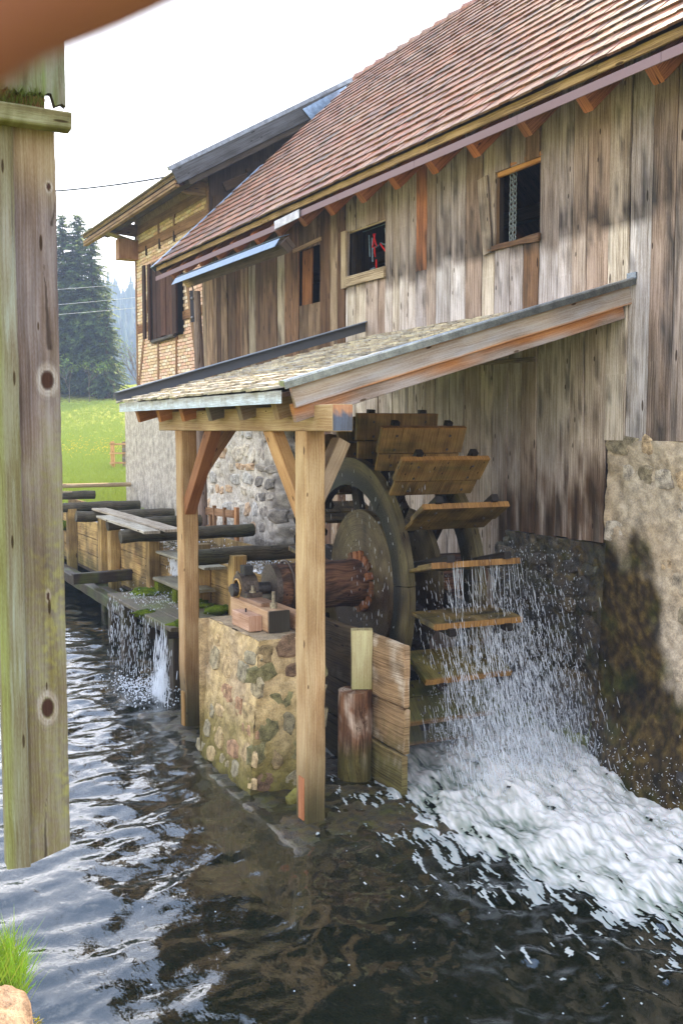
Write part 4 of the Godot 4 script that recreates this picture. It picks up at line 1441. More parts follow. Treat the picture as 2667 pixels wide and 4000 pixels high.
func wheel() -> void:
	var phi := deg_to_rad(2.92)
	var ax := Vector3(cos(phi), 0, sin(phi))
	var b := Vector3(-sin(phi), 0, cos(phi))
	var t := thing("water_wheel", "wet wooden water wheel with olive brown paddle boards turning under the lean-to", "water wheel", Vector3(5.46, -0.07, -9.37))
	var wet := func(p: Vector3):
		var k: float = na.get_noise_3d(p.x * 3.0, p.y * 3.0, p.z * 3.0)
		var c: Color = S(108, 96, 62).lerp(S(58, 48, 32), clampf(0.5 + k, 0.0, 1.0))
		return c.lerp(S(26, 22, 20), smoothstep(1.19, 1.15, (p - HUB).slide(ax).length()))
	var black := func(p: Vector3):
		var k: float = na.get_noise_3d(p.x * 4.0, p.y * 4.0, p.z * 4.0)
		return mulc(S(42, 35, 30), 1.0 + 0.4 * k)
	# two shrouds of felloes
	for s in [0.02, 0.80]:
		for q in 8:
			var mb := MB.new()
			var a0 := TAU * q / 8.0 + 0.1
			annulus(mb, HUB + ax * s, ax, b, a0 + 0.003, a0 + TAU / 8.0 - 0.003, 1.02, 1.305, 0.085, 9, wet, black)
			put(mb, "felloe", M.oldwet, t)
	# arms, four to each shroud, and the hub discs of two boards
	for s in [0.24, 0.74]:
		for q in 6:
			var a := deg_to_rad(50.0 + 60.0 * q)
			var d := Vector3.UP * sin(a) + b * cos(a)
			var mb := MB.new()
			beam(mb, HUB + ax * s + d * 0.2, HUB + ax * s + d * 1.14, ax, 0.16, 0.07, black, 0.01, 4)
			put(mb, "arm", M.oldwet, t)
	for s in [0.15, 0.66]:
		for h in 2:
			var mb := MB.new()
			var grey := func(p: Vector3):
				var k: float = na.get_noise_3d(p.x * 2.0 + h * 9.0, p.y * 3.0, p.z * 3.0)
				return S(114, 100, 70).lerp(S(60, 46, 32), clampf(0.45 + k + 0.7 * smoothstep(1.9, 1.4, p.y), 0.0, 1.0))
			annulus(mb, HUB + ax * s, ax, b, deg_to_rad(96.0 + 180.0 * h) + 0.004, deg_to_rad(276.0 + 180.0 * h) - 0.004, 0.0, 0.76, 0.06, 22, grey, black)
			put(mb, "hub_disc", M.oldwet, t)
	# the rough-hewn axle and the wedges where it meets the disc
	var mb := MB.new()
	var bark := func(p: Vector3):
		var k: float = na.get_noise_3d(p.x * 1.6, p.y * 14.0, p.z * 14.0)
		return S(116, 80, 58).lerp(S(36, 27, 24), clampf(0.5 + 1.9 * k, 0.0, 1.0)).lerp(S(168, 124, 92), clampf(k * 1.4 - 0.25, 0.0, 0.7))
	var pts := []
	var rad := []
	for i in 32:
		pts.append(HUB + ax * lerpf(-0.84, 1.55, i / 31.0))
		rad.append(0.235 + 0.012 * na.get_noise_1d(i * 0.6))
	mb.tube(pts, rad, 40, bark, true, 0.030, na, Vector2(1, 2))
	put(mb, "axle", M.bark, t)
	for q in 18:
		var a := TAU * q / 18.0 + rr(-0.05, 0.05)
		var d := Vector3.UP * sin(a) + b * cos(a)
		mb = MB.new()
		var c: Color = S(150, 92, 56).lerp(S(100, 66, 42), rng.randf())
		var o := HUB + ax * rr(0.06, 0.10) + d * rr(0.255, 0.285)
		mb.sweep(frame(o, o + ax * 0.10, d), rect(0.088 * rr(0.7, 1.0), 0.10 * rr(0.6, 1.1), 0.01), 0.10, 1, speck(c, 0.3, 9.0))
		put(mb, "wedge", M.timber, t)
	mb = MB.new()
	mb.tube([HUB + ax * -0.90, HUB + ax * -0.84], [0.24], 28, speck(S(92, 80, 70), 0.3))
	mb.tube([HUB + ax * -1.30, HUB + ax * -0.88], [0.065], 14, flat(S(70, 66, 62)))
	put(mb, "axle_cap", M.iron, t)
	mb = MB.new()
	for s in [-0.72, -0.55]:
		var ring := []
		for i in 25:
			var a := TAU * i / 24.0
			ring.append(HUB + ax * s + (Vector3.UP * sin(a) + b * cos(a)) * 0.262)
		mb.tube(ring, [0.016], 6, flat(S(80, 64, 54)), false)
	put(mb, "axle_hoop", M.iron, t)
	# twenty paddles: two boards on a pair of arms
	for k in 20:
		var a := deg_to_rad(84.45 - 18.0 * k)
		var d := Vector3.UP * sin(a) + b * cos(a)
		var f := Vector3.UP * cos(a) - b * sin(a)     # the way it turns from: its front as seen here
		if f.dot(Vector3(0, 0, 1)) < 0 and sin(a) > 0.0:
			f = -f
		var up := d
		var seed_ := k * 3.1
		var pc := func(p: Vector3):
			var n1: float = na.get_noise_3d(p.x * 2.5 + seed_, p.y * 4.0, p.z * 4.0)
			var n2: float = nb.get_noise_3d(p.x * 1.5 + seed_, p.y * 12.0, p.z * 12.0)
			var r := (p - HUB).length()
			var c: Color = S(130, 104, 60).lerp(S(88, 80, 44), clampf(0.45 + 0.9 * n1, 0.0, 1.0)).lerp(S(46, 38, 24), clampf(n1 * 1.7 + n2 * 1.4 - 0.1, 0.0, 0.85))
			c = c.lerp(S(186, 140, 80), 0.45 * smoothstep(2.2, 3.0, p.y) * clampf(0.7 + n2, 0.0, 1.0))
			c = c.lerp(S(92, 98, 44), 0.6 * smoothstep(1.7, 0.4, p.y))
			return c.lerp(S(168, 114, 60), 0.55 * smoothstep(1.745, 1.765, (p - HUB).slide(ax).length()))
		var A := HUB + ax * 0.0
		var W := 0.945 + rr(-0.02, 0.02)
		mb = MB.new()
		var off := rr(-0.012, 0.012)
		var mid := HUB + ax * (0.47 + off)
		beam(mb, mid + up * 1.495, mid + up * 1.767, ax.cross(up), W, 0.055, pc, 0.006, 8, 0.0, 18)
		var pd := put(mb, "paddle", M.oldwet, t)
		mb = MB.new()
		beam(mb, mid + up * 1.30 + f * 0.004, mid + up * 1.480 + f * 0.004, ax.cross(up), W * rr(0.94, 0.99), 0.038, pc, 0.006, 5, 0.0, 18)
		put(mb, "inner_board", M.oldwet, pd)
		mb = MB.new()
		for s in [0.18, 0.78]:
			beam(mb, HUB + ax * s + up * 1.15 - f * 0.055, HUB + ax * s + up * 1.80 - f * 0.055, f, 0.075, 0.07, black, 0.008)
		put(mb, "paddle_arms", M.oldwet, pd)
		mb = MB.new()
		for s in [0.18, 0.78]:
			for r in [1.36, 1.53, 1.68]:
				mb.blob(HUB + ax * s + up * r + f * 0.024, Vector3(0.015, 0.015, 0.015), 4, 7, 0.0, na, 0.0, flat(S(90, 84, 78)))
		put(mb, "bolts", M.iron, pd, "stuff")


func annulus(mb: MB, o: Vector3, ax: Vector3, b: Vector3, a0: float, a1: float, r0: float, r1: float, w: float, n: int, cf: Callable, inner: Callable) -> void:
	for i in n:
		var e0 := lerpf(a0, a1, float(i) / n)
		var e1 := lerpf(a0, a1, float(i + 1) / n)
		var d0 := Vector3.UP * sin(e0) + b * cos(e0)
		var d1 := Vector3.UP * sin(e1) + b * cos(e1)
		for s in [-0.5, 0.5]:
			var f: Vector3 = o + ax * w * s
			var m := 4
			for k in m:
				var q0 := lerpf(r0, r1, float(k) / m)
				var q1 := lerpf(r0, r1, float(k + 1) / m)
				var p := [f + d0 * q0, f + d0 * q1, f + d1 * q1, f + d1 * q0]
				mb.quad(p[0], p[1], p[2], p[3], ax * s, cf.call(p[0]), cf.call(p[1]), cf.call(p[2]), cf.call(p[3]), Vector2(q0, e0 * r1), Vector2(q1, e0 * r1), Vector2(q1, e1 * r1), Vector2(q0, e1 * r1))
		var h := ax * w * 0.5
		mb.quad(o + d0 * r1 - h, o + d0 * r1 + h, o + d1 * r1 + h, o + d1 * r1 - h, d0, cf.call(o + d0 * r1), cf.call(o + d0 * r1), cf.call(o + d1 * r1), cf.call(o + d1 * r1), Vector2(0, e0), Vector2(w, e0), Vector2(w, e1), Vector2(0, e1))
		if r0 > 0.0:
			mb.quad(o + d0 * r0 - h, o + d0 * r0 + h, o + d1 * r0 + h, o + d1 * r0 - h, -d0, inner.call(o + d0 * r0), inner.call(o + d0 * r0), inner.call(o + d1 * r0), inner.call(o + d1 * r0), Vector2(0, e0), Vector2(w, e0), Vector2(w, e1), Vector2(0, e1))


# ---------------------------------------------------------------- the pier and the bearing

func pier() -> void:
	var t := thing("stone_pier", "squat rubble stone pier carrying the wheel's bearing behind the front post", "pier", Vector3(3.8, -0.2, -9.0))
	var warm := func(p: Vector3):
		var k: float = na.get_noise_3d(p.x * 1.5, p.y * 1.5, p.z * 1.5)
		var c: Color = S(212, 184, 132).lerp(S(192, 168, 132), clampf(0.5 + k, 0.0, 1.0))
		c = c.lerp(S(124, 112, 50), 0.8 * smoothstep(0.9, 0.15, p.y + 0.35 * nb.get_noise_3d(p.x * 2.0, p.y * 2.0, p.z * 2.0)))
		return c.lerp(S(74, 76, 34), 0.5 * smoothstep(0.3, 0.0, p.y))
	var L := 1.28
	var left := func(u: float, v: float):     # u up the stream
		return Vector3(lerpf(3.42, 3.535, v / 1.65) + 0.02 * na.get_noise_2d(v * 2.0, u * 2.0), v - 0.22, -8.34 - u - 0.10 * (1.0 - v / 1.65) * (u / L))
	var frontf := func(u: float, v: float):
		return Vector3(lerpf(lerpf(3.42, 3.535, v / 1.65), 4.18, u / 0.66), v - 0.22, -8.34 + 0.02 * na.get_noise_2d(u * 2.0, v * 2.0))
	var mb := MB.new()
	mortar(mb, left, L, 1.63, 0.022, Vector3.LEFT, 0.024, warm)
	mortar(mb, frontf, 0.66, 1.63, 0.022, Vector3(0, 0, 1), 0.022, warm)
	mortar(mb, func(u, v): return Vector3(lerpf(3.53, 4.18, u / 0.66), 1.41, -8.34 - v), 0.66, L, 0.03, Vector3.UP, 0.014, speck(S(172, 152, 122), 0.2))
	mortar(mb, func(u, v): return Vector3(4.18, v - 0.22, -8.34 - u), L, 1.63, 0.1, Vector3.RIGHT, 0.01, warm)
	mortar(mb, func(u, v): return Vector3(lerpf(3.42, 4.18, u / 0.76), v - 0.22, -8.34 - L), 0.76, 1.63, 0.1, Vector3(0, 0, -1), 0.01, warm)
	put(mb, "core", M.mortar, t)
	bed_stones(t, left, L, 1.55, Vector3.LEFT, 0.20, 0.27, 0.022, 0.95, func(_o): return lump_set("pierleft", [S(190, 164, 118), S(172, 156, 122), S(196, 168, 124), S(180, 142, 108), S(158, 146, 118)], M.rock))
	bed_stones(t, frontf, 0.64, 1.58, Vector3(0, 0, 1), 0.20, 0.27, 0.026, 1.0, func(_o): return lump_set("pierfront", [S(146, 134, 104), S(128, 120, 98), S(158, 136, 98), S(134, 108, 84), S(136, 128, 88)], M.rock))
	# a stray stone at its foot
	mb = MB.new()
	mb.blob(Vector3(3.74, 0.03, -8.02), Vector3(0.10, 0.09, 0.08), 8, 12, 0.4, na, 4.0, speck(S(132, 124, 62), 0.3), 1.0)
	tag(put(mb, "loose_stone", M.rock), "small mossy stone between the pier and the front post's foot", "stone")
	# timbers and the iron bearing
	var beamc := speck(S(198, 150, 112), 0.2, 5.0)
	var bt := thing("bearing_timber", "squared timber under the iron bearing, its dark end towards the front", "timber", Vector3(3.815, 1.42, -9.05))
	mb = MB.new()
	var endc := func(p: Vector3): return S(190, 146, 108).lerp(S(58, 48, 38), smoothstep(-8.60, -8.575, p.z))
	mb.sweep(frame(Vector3(3.83, 1.52, -9.52), Vector3(3.83, 1.52, -8.56), Vector3.UP), rect(0.21, 0.20, 0.006, 3), 0.96, 40, endc, 0.002, Vector2(0.4, 0.2), true, 1.0, na)
	put(mb, "timber", M.timber, bt)
	mb = MB.new()
	beam(mb, Vector3(3.83, 1.636, -9.52), Vector3(3.83, 1.636, -8.82), Vector3.UP, 0.15, 0.035, speck(S(156, 118, 92), 0.2), 0.004)
	put(mb, "bed_board", M.timber, bt)
	var bk := thing("wooden_block", "short sawn block wedged against the bearing timber on the pier", "wood block", Vector3(3.65, 1.42, -8.9))
	mb = MB.new()
	beam(mb, Vector3(3.655, 1.49, -9.14), Vector3(3.655, 1.49, -8.72), Vector3.UP, 0.13, 0.145, speck(S(206, 158, 128), 0.15), 0.006)
	put(mb, "block", M.timber, bk)
	mb = MB.new()
	mb.tube([Vector3(3.655, 1.56, -8.95), Vector3(3.655, 1.60, -8.95)], [0.009], 6, flat(S(50, 46, 44)))
	put(mb, "nail", M.iron, bk)
	mb = MB.new()
	beam(mb, Vector3(4.05, 1.50, -9.5), Vector3(4.05, 1.50, -8.52), Vector3.UP, 0.10, 0.16, beamc, 0.006)
	tag(put(mb, "side_timber", M.timber), "narrow pale timber at the back of the pier's top beside the axle", "timber")
	var pb := thing("pillow_block", "rusty iron bearing block with bolts holding the axle's near end", "bearing", Vector3(3.86, 1.65, -9.42))
	var rust := speck(S(92, 78, 66), 0.3, 8.0)
	mb = MB.new()
	box(mb, Vector3(3.84, 1.675, -9.42), Vector3(0.17, 0.05, 0.50), rust, 0.01)
	put(mb, "base_plate", M.iron, pb)
	mb = MB.new()
	# a round-headed housing bored through
	var arch := PackedVector2Array()
	for i in 13:
		var a := PI * i / 12.0
		arch.append(Vector2(cos(a) * 0.135, 0.02 + sin(a) * 0.135))
	arch.append(Vector2(-0.15, -0.12)); arch.append(Vector2(0.15, -0.12))
	var hole := PackedVector2Array()
	for i in 16:
		hole.append(Vector2(cos(TAU * i / 16.0 ), sin(TAU * i / 16.0)) * 0.085 + Vector2(0, 0.01))
	for i in 15:
		var q := [arch[i], arch[(i + 1) % 15]]
		var h := []
		for w in q:
			h.append((w - Vector2(0, 0.01)).normalized() * 0.085 + Vector2(0, 0.01))
		for s in [3.76, 3.93]:
			mb.quad(Vector3(s, 1.71 + q[0].y, -9.42 + q[0].x), Vector3(s, 1.71 + q[1].y, -9.42 + q[1].x), Vector3(s, 1.71 + h[1].y, -9.42 + h[1].x), Vector3(s, 1.71 + h[0].y, -9.42 + h[0].x), Vector3(s - 3.85, 0, 0), S(92, 78, 66), S(92, 78, 66), S(80, 66, 56), S(80, 66, 56), Vector2.ZERO, Vector2.ZERO, Vector2.ZERO, Vector2.ZERO)
		for g in [[q, 1.0], [h, -1.0]]:
			var w0: Vector2 = g[0][0]
			var w1: Vector2 = g[0][1]
			mb.quad(Vector3(3.76, 1.71 + w0.y, -9.42 + w0.x), Vector3(3.93, 1.71 + w0.y, -9.42 + w0.x), Vector3(3.93, 1.71 + w1.y, -9.42 + w1.x), Vector3(3.76, 1.71 + w1.y, -9.42 + w1.x), Vector3(0, (w0.y + w1.y) * 0.5, (w0.x + w1.x) * 0.5) * float(g[1]), S(96, 82, 70), S(96, 82, 70), S(96, 82, 70), S(96, 82, 70), Vector2.ZERO, Vector2.ZERO, Vector2.ZERO, Vector2.ZERO)
	put(mb, "housing", M.iron, pb)
	mb = MB.new()
	var ring := []
	for i in 21:
		ring.append(Vector3(3.755, 1.72 + sin(TAU * i / 20.0) * 0.088, -9.42 + cos(TAU * i / 20.0) * 0.088))
	mb.tube(ring, [0.012], 6, flat(S(190, 150, 84)), false)
	put(mb, "brass_ring", M.iron, pb)
	mb = MB.new()
	box(mb, Vector3(3.85, 1.90, -9.40), Vector3(0.10, 0.09, 0.12), flat(S(54, 50, 48)), 0.01)
	put(mb, "grease_cup", M.iron, pb)
	for s in [[3.84, -9.62, 0.14], [3.84, -9.22, 0.05], [3.84, -8.72, 0.11]]:
		mb = MB.new()
		var o: Vector3 = Vector3(s[0], 1.665 if s[1] < -9.0 else 1.62, s[1])
		mb.tube([o, o + Vector3(0, 0.05, 0)], [0.036], 6, flat(S(168, 156, 128)))
		mb.tube([o + Vector3(0, 0.05, 0), o + Vector3(0, 0.05 + s[2], 0)], [0.018], 8, flat(S(150, 138, 116)))
		put(mb, "bolt", M.iron, pb)


# ---------------------------------------------------------------- the boarded wall beside the tail race

func partition() -> void:
	var t := thing("race_partition", "rotting plank wall beside the wheel, dividing off the tail race", "plank wall", Vector3(4.68, -0.3, -8.5))
	var y := 1.385
	var rows := [[1.385, 0.80, -9.9], [0.79, 0.375, -9.3], [0.365, -0.35, -9.3]]
	for i in 3:
		var q: Array = rows[i]
		var mb := MB.new()
		var pc := func(p: Vector3):
			var k: float = na.get_noise_3d(p.x + i * 7.0, p.y * 3.0, p.z * 2.0)
			var f: float = nb.get_noise_3d(p.x, p.y * 5.0, p.z * 9.0)
			var c: Color = S(186, 148, 104).lerp(S(142, 114, 82), clampf(0.5 + k, 0.0, 1.0))
			c = c.lerp(S(226, 206, 178), clampf((smoothstep(-8.05, -7.75, p.z) * smoothstep(0.75, 0.95, p.y) * 0.6 + k + 0.5 * f - 0.35) * 1.6, 0.0, 0.85))
			c = c.lerp(S(96, 92, 42), 0.8 * smoothstep(0.7, 0.15, p.y + 0.2 * f))
			return c.lerp(S(58, 50, 36), 0.8 * smoothstep(-8.5, -8.75, p.z))
		var ym: float = (q[0] + q[1]) * 0.5
		var tilt: float = 0.015
		mb.sweep(frame(Vector3(4.675 + [0.0, 0.014, 0.004][i], ym + tilt - (0.03 if i == 0 else 0.0), q[2]), Vector3(4.675 + [0.0, 0.014, -0.006][i], ym, -7.69 - 0.01 * i), Vector3.LEFT), rect(q[0] - q[1] - 0.006, 0.06, 0.014, 10), -7.69 - 0.01 * i - q[2], 40, pc, 0.016, Vector2(i * 0.7, i * 1.1), true, 1.0, na)
		put(mb, "plank", M.old, t)
	var mb2 := MB.new()
	var pale := func(p: Vector3): return mulc(S(200, 178, 126), 1.0 + 0.15 * na.get_noise_3d(p.x * 9.0, p.y, p.z * 9.0)).lerp(S(150, 140, 76), 0.5 * smoothstep(1.05, 0.85, p.y))
	mb2.sweep(frame(Vector3(4.575, 0.86, -8.34), Vector3(4.575, 1.42, -8.34), Vector3(-0.5, 0, 1)), rect(0.20, 0.13, 0.008), 0.56, 8, pale, 0.006, Vector2(3.3, 0.6), true, 1.0, na)
	put(mb2, "upper_post", M.timber, t)
	mb2 = MB.new()
	var rot := func(p: Vector3):
		var k: float = na.get_noise_3d(p.x * 8.0 + 3.0, p.y * 2.2, p.z * 8.0)
		var f: float = nb.get_noise_3d(p.x * 14.0, p.y * 2.0, p.z * 14.0)
		var c: Color = S(166, 116, 80).lerp(S(112, 80, 58), clampf(0.5 + 1.2 * f, 0.0, 1.0)).lerp(S(232, 206, 180), clampf(k * 2.2 - 0.2, 0.0, 0.9))
		return c.lerp(S(84, 82, 36), 0.85 * smoothstep(0.45, 0.2, p.y + 0.1 * k))
	var pts := []
	for i in 24:
		pts.append(Vector3(4.50, -0.3 + i * 0.05, -8.34))
	mb2.tube(pts, [0.155], 22, rot, true, 0.030, na, Vector2(0.2, 0.9))
	put(mb2, "old_post", M.old, t)


# ---------------------------------------------------------------- the flume

func flume() -> void:
	var t := thing("wooden_flume", "mossy plank flume on timber trestles leading water to the wheel", "flume", Vector3(5.5, 0.0, -18.0))
	var side := func(p: Vector3):
		var k: float = na.get_noise_3d(p.x, p.y * 2.0, p.z * 1.3)
		var f: float = nb.get_noise_3d(p.x * 2.0, p.y * 1.5, p.z * 5.0)
		var c: Color = S(200, 162, 98).lerp(S(148, 120, 74), clampf(0.45 + 0.9 * k + 0.5 * f, 0.0, 1.0))
		c = c.lerp(S(196, 164, 112), clampf(f * 1.5 - 0.3, 0.0, 0.6))
		c = c.lerp(S(150, 96, 52), clampf(na.get_noise_3d(p.x + 9.0, p.y * 2.0, p.z * 2.0) * 1.6 - 0.4, 0.0, 0.6))
		c = c.lerp(S(58, 46, 28), clampf(1.3 * smoothstep(0.1, 0.9, na.get_noise_3d(p.z * 2.4, p.y * 1.1, 7.0) + 0.3), 0.0, 0.6))
		return c.lerp(S(78, 78, 32), 0.55 * smoothstep(0.85, 0.55, p.y + 0.2 * k))
	var dark := func(p: Vector3): return mulc(S(66, 53, 36), 1.0 + 0.5 * na.get_noise_3d(p.x * 3.0, p.y * 3.0, p.z * 3.0)).lerp(S(84, 94, 30), clampf(na.get_noise_3d(p.x * 2.0 + 5.0, p.y, p.z * 2.0) * 1.8, 0.0, 0.7))
	var mb: MB
	var ends := [-27.0, -22.5, -18.4, -15.55, -14.75, -13.2, -10.6]
	for i in ends.size() - 1:
		for r in 3:
			var y0: float = [0.50, 0.84, 1.17][r]
			var y1: float = [0.83, 1.16, 1.50][r]
			if i == 3 and r == 2:
				y1 = 1.30
			mb = MB.new()
			var a: float = ends[i] + 0.003
			var b: float = ends[i + 1] - 0.003
			mb.sweep(frame(Vector3(4.93 + rr(-0.006, 0.006), (y0 + y1) * 0.5, a), Vector3(4.93, (y0 + y1) * 0.5, b), Vector3.LEFT), rect(y1 - y0, 0.05, 0.008, 5), b - a, int((b - a) / 0.12) + 2, side, 0.008, Vector2(rr(0, 5), rr(0, 5)), true, 1.0, na)
			put(mb, "side_plank", M.old, t)
	mb = MB.new()
	box(mb, Vector3(6.08, 1.0, -18.8), Vector3(0.06, 1.0, 16.4), side, 0.006)
	put(mb, "far_side", M.old, t)
	mb = MB.new()
	box(mb, Vector3(5.5, 0.52, -18.8), Vector3(1.2, 0.06, 16.4), flat(S(70, 58, 40)), 0.006)
	put(mb, "floor", M.old, t)
	for z in [-23.5, -21.2, -18.62, -17.95, -15.62, -13.35, -12.06]:
		mb = MB.new()
		mb.sweep(frame(Vector3(4.81, 0.36 + rr(0, 0.1), z), Vector3(4.81, 1.72 if z != -17.95 else 1.55, z), Vector3.LEFT), rect(0.20, 0.18, 0.012, 3), 1.3, 12, side, 0.012, Vector2(rr(0, 5), rr(0, 5)), true, 1.0, na)
		put(mb, "post", M.old, t)
	for q in [[-25.0, 4.3, 6.25], [-21.2, 4.4, 6.25], [-18.8, 4.35, 6.2], [-17.0, 4.45, 6.1], [-15.1, 4.15, 6.3], [-12.2, 4.2, 6.0]]:
		mb = MB.new()
		var pts := []
		for i in 9:
			pts.append(Vector3(lerpf(q[1], q[2], i / 8.0), 1.69 + rr(-0.010, 0.010), q[0]))
		mb.tube(pts, [0.10], 14, func(p): return S(96, 84, 64).lerp(S(58, 60, 30), clampf(0.4 + na.get_noise_3d(p.x * 2.0, p.y * 2.0, p.z) - 3.0 * (p.y - 1.66), 0.0, 1.0)), true, 0.012, na, Vector2(q[0], 0))
		put(mb, "crossbeam", M.bark, t)
	for q in [[4.75, -18.2, 0.5], [4.75, -15.6, 0.45], [5.8, -18.2, 0.5], [5.8, -15.6, 0.5], [4.4, -16.4, 0.35], [4.55, -13.9, 0.8], [4.0, -14.2, 0.8], [4.1, -12.3, 0.8]]:
		mb = MB.new()
		beam(mb, Vector3(q[0], -0.6, q[1]), Vector3(q[0], q[2], q[1]), Vector3.LEFT, 0.2, 0.2, dark, 0.015, 6, 0.01)
		put(mb, "trestle_leg", M.oldwet, t)
	for q in [[Vector3(4.62, 0.42, -22.0), Vector3(4.62, 0.40, -11.2)], [Vector3(4.2, 0.62, -19.2), Vector3(4.35, 0.45, -15.4)], [Vector3(3.9, 0.78, -17.2), Vector3(5.0, 0.8, -17.2)], [Vector3(3.9, 0.78, -14.3), Vector3(5.0, 0.8, -14.3)], [Vector3(3.9, 0.78, -12.2), Vector3(5.0, 0.8, -12.2)]]:
		mb = MB.new()
		beam(mb, q[0], q[1], Vector3.UP, 0.16, 0.18, dark, 0.015, 20, 0.012)
		put(mb, "trestle_beam", M.oldwet, t)
	# the spillway: a ledge of planks, a step on mossy legs
	for k in 4:
		mb = MB.new()
		var x := 3.93 + 0.265 * k
		beam(mb, Vector3(x, 0.90, -14.62 + rr(-0.05, 0.05)), Vector3(x, 0.89, -11.72 + rr(-0.05, 0.05)), Vector3.UP, 0.255, 0.05, func(p): return S(96, 82, 58).lerp(S(92, 100, 36), clampf(na.get_noise_3d(p.x * 2.0, 3.0, p.z * 1.5) * 2.0, 0.0, 0.8)), 0.008, 16, 0.01)
		put(mb, "ledge_plank", M.oldwet, t)
	mb = MB.new()
	beam(mb, Vector3(4.62, 1.13, -14.35), Vector3(4.62, 1.13, -12.9), Vector3.UP, 0.42, 0.045, speck(S(126, 116, 92), 0.25), 0.008, 8, 0.01)
	put(mb, "step", M.oldwet, t)
	for z in [-14.2, -13.4]:
		mb = MB.new()
		box(mb, Vector3(4.55, 1.0, z), Vector3(0.3, 0.2, 0.14), func(p): return S(84, 98, 26).lerp(S(140, 148, 40), clampf(0.5 + na.get_noise_3d(p.x * 6.0, p.y * 6.0, p.z * 6.0), 0.0, 1.0)), 0.02)
		put(mb, "step_leg", M.moss, t)
	mb = MB.new()
	beam(mb, Vector3(4.72, 1.47, -14.7), Vector3(4.72, 1.47, -12.6), Vector3.UP, 0.30, 0.035, speck(S(150, 140, 118), 0.2), 0.006, 6, 0.008)
	put(mb, "overflow_board", M.old, t)
	# moss
	for q in [[4.70, 0.95, -14.0, 0.16], [4.6, 0.93, -13.0, 0.2], [4.3, 0.93, -14.3, 0.22], [4.75, 1.25, -22.0, 0.3], [3.84, 0.9, -12.9, 0.14], [4.7, 0.95, -12.4, 0.18], [4.5, 0.6, -18.4, 0.22], [4.5, 0.48, -16.8, 0.2], [4.05, 0.92, -11.8, 0.2]]:
		mb = MB.new()
		mb.blob(Vector3(q[0], q[1], q[2]), Vector3(q[3], q[3] * 0.35, q[3] * 1.1), 8, 14, 0.7, na, q[2], func(p): return S(128, 144, 36).lerp(S(72, 88, 24), clampf(0.5 + na.get_noise_3d(p.x * 9.0, p.y * 9.0, p.z * 9.0), 0.0, 1.0)), 1.8)
		put(mb, "moss_cushion", M.moss, t)
	# the water in it
	var p := PackedVector3Array(); var cl := PackedColorArray(); var uv := PackedVector2Array()
	for j in 260:
		for i in 20:
			var x := lerpf(4.96, 6.05, i / 19.0)
			var z := lerpf(-26.9, -10.7, j / 259.0)
			var q := smoothstep(-17.0, -13.0, z)
			p.append(Vector3(x, 1.37 + (0.03 + 0.05 * q) * na.get_noise_2d(x * 2.5, z * 2.0) + 0.02 * nb.get_noise_2d(x * 7.0, z * 6.0), z))
			cl.append(Color.WHITE)
			uv.append(Vector2(x, z))
	mb = MB.new()
	mb.grid(p, 20, Vector3.UP, cl, uv)
	tag(put(mb, "flume_water", M.water, null, "structure"), "quick water running along the wooden flume", "water")
	# two boards laid across
	mb = MB.new()
	beam(mb, Vector3(4.80, 1.815, -18.9), Vector3(4.74, 1.815, -14.35), Vector3.UP, 0.27, 0.04, speck(S(176, 158, 134), 0.22, 2.0), 0.006, 20, 0.012)
	tag(put(mb, "loose_board", M.old), "longer of two grey boards lying along the flume's crossbeams", "board")
	mb = MB.new()
	beam(mb, Vector3(4.44, 1.815, -17.2), Vector3(4.38, 1.815, -14.25), Vector3.UP, 0.24, 0.04, speck(S(182, 168, 146), 0.2, 2.0), 0.006, 14, 0.010)
	tag(put(mb, "loose_board", M.old), "shorter grey board nearer the stream, lying on the flume's crossbeams", "board")
	# the sluice frame on the far side
	var s := thing("sluice_frame", "small wooden sluice gate frame against the rubble wall behind the flume", "sluice gate", Vector3(6.4, 1.1, -16.5))
	for q in [["post", Vector3(6.4, 1.1, -17.3), Vector3(6.4, 1.88, -17.3), 0.10], ["post", Vector3(6.4, 1.1, -16.05), Vector3(6.4, 1.98, -16.05), 0.12], ["rail", Vector3(6.38, 1.82, -17.5), Vector3(6.38, 1.86, -16.1), 0.13], ["rail", Vector3(6.38, 1.52, -17.5), Vector3(6.38, 1.55, -16.1), 0.10], ["slat", Vector3(6.36, 1.5, -17.0), Vector3(6.36, 1.95, -17.0), 0.06], ["slat", Vector3(6.36, 1.5, -16.5), Vector3(6.36, 1.95, -16.5), 0.06]]:
		mb = MB.new()
		beam(mb, q[1], q[2], Vector3.LEFT, q[3], 0.06, speck(S(150, 112, 78) if q[2].z < -16.1 else S(202, 146, 98), 0.2), 0.006)
		put(mb, q[0], M.old, s)


# ---------------------------------------------------------------- things about the mill and in the meadow

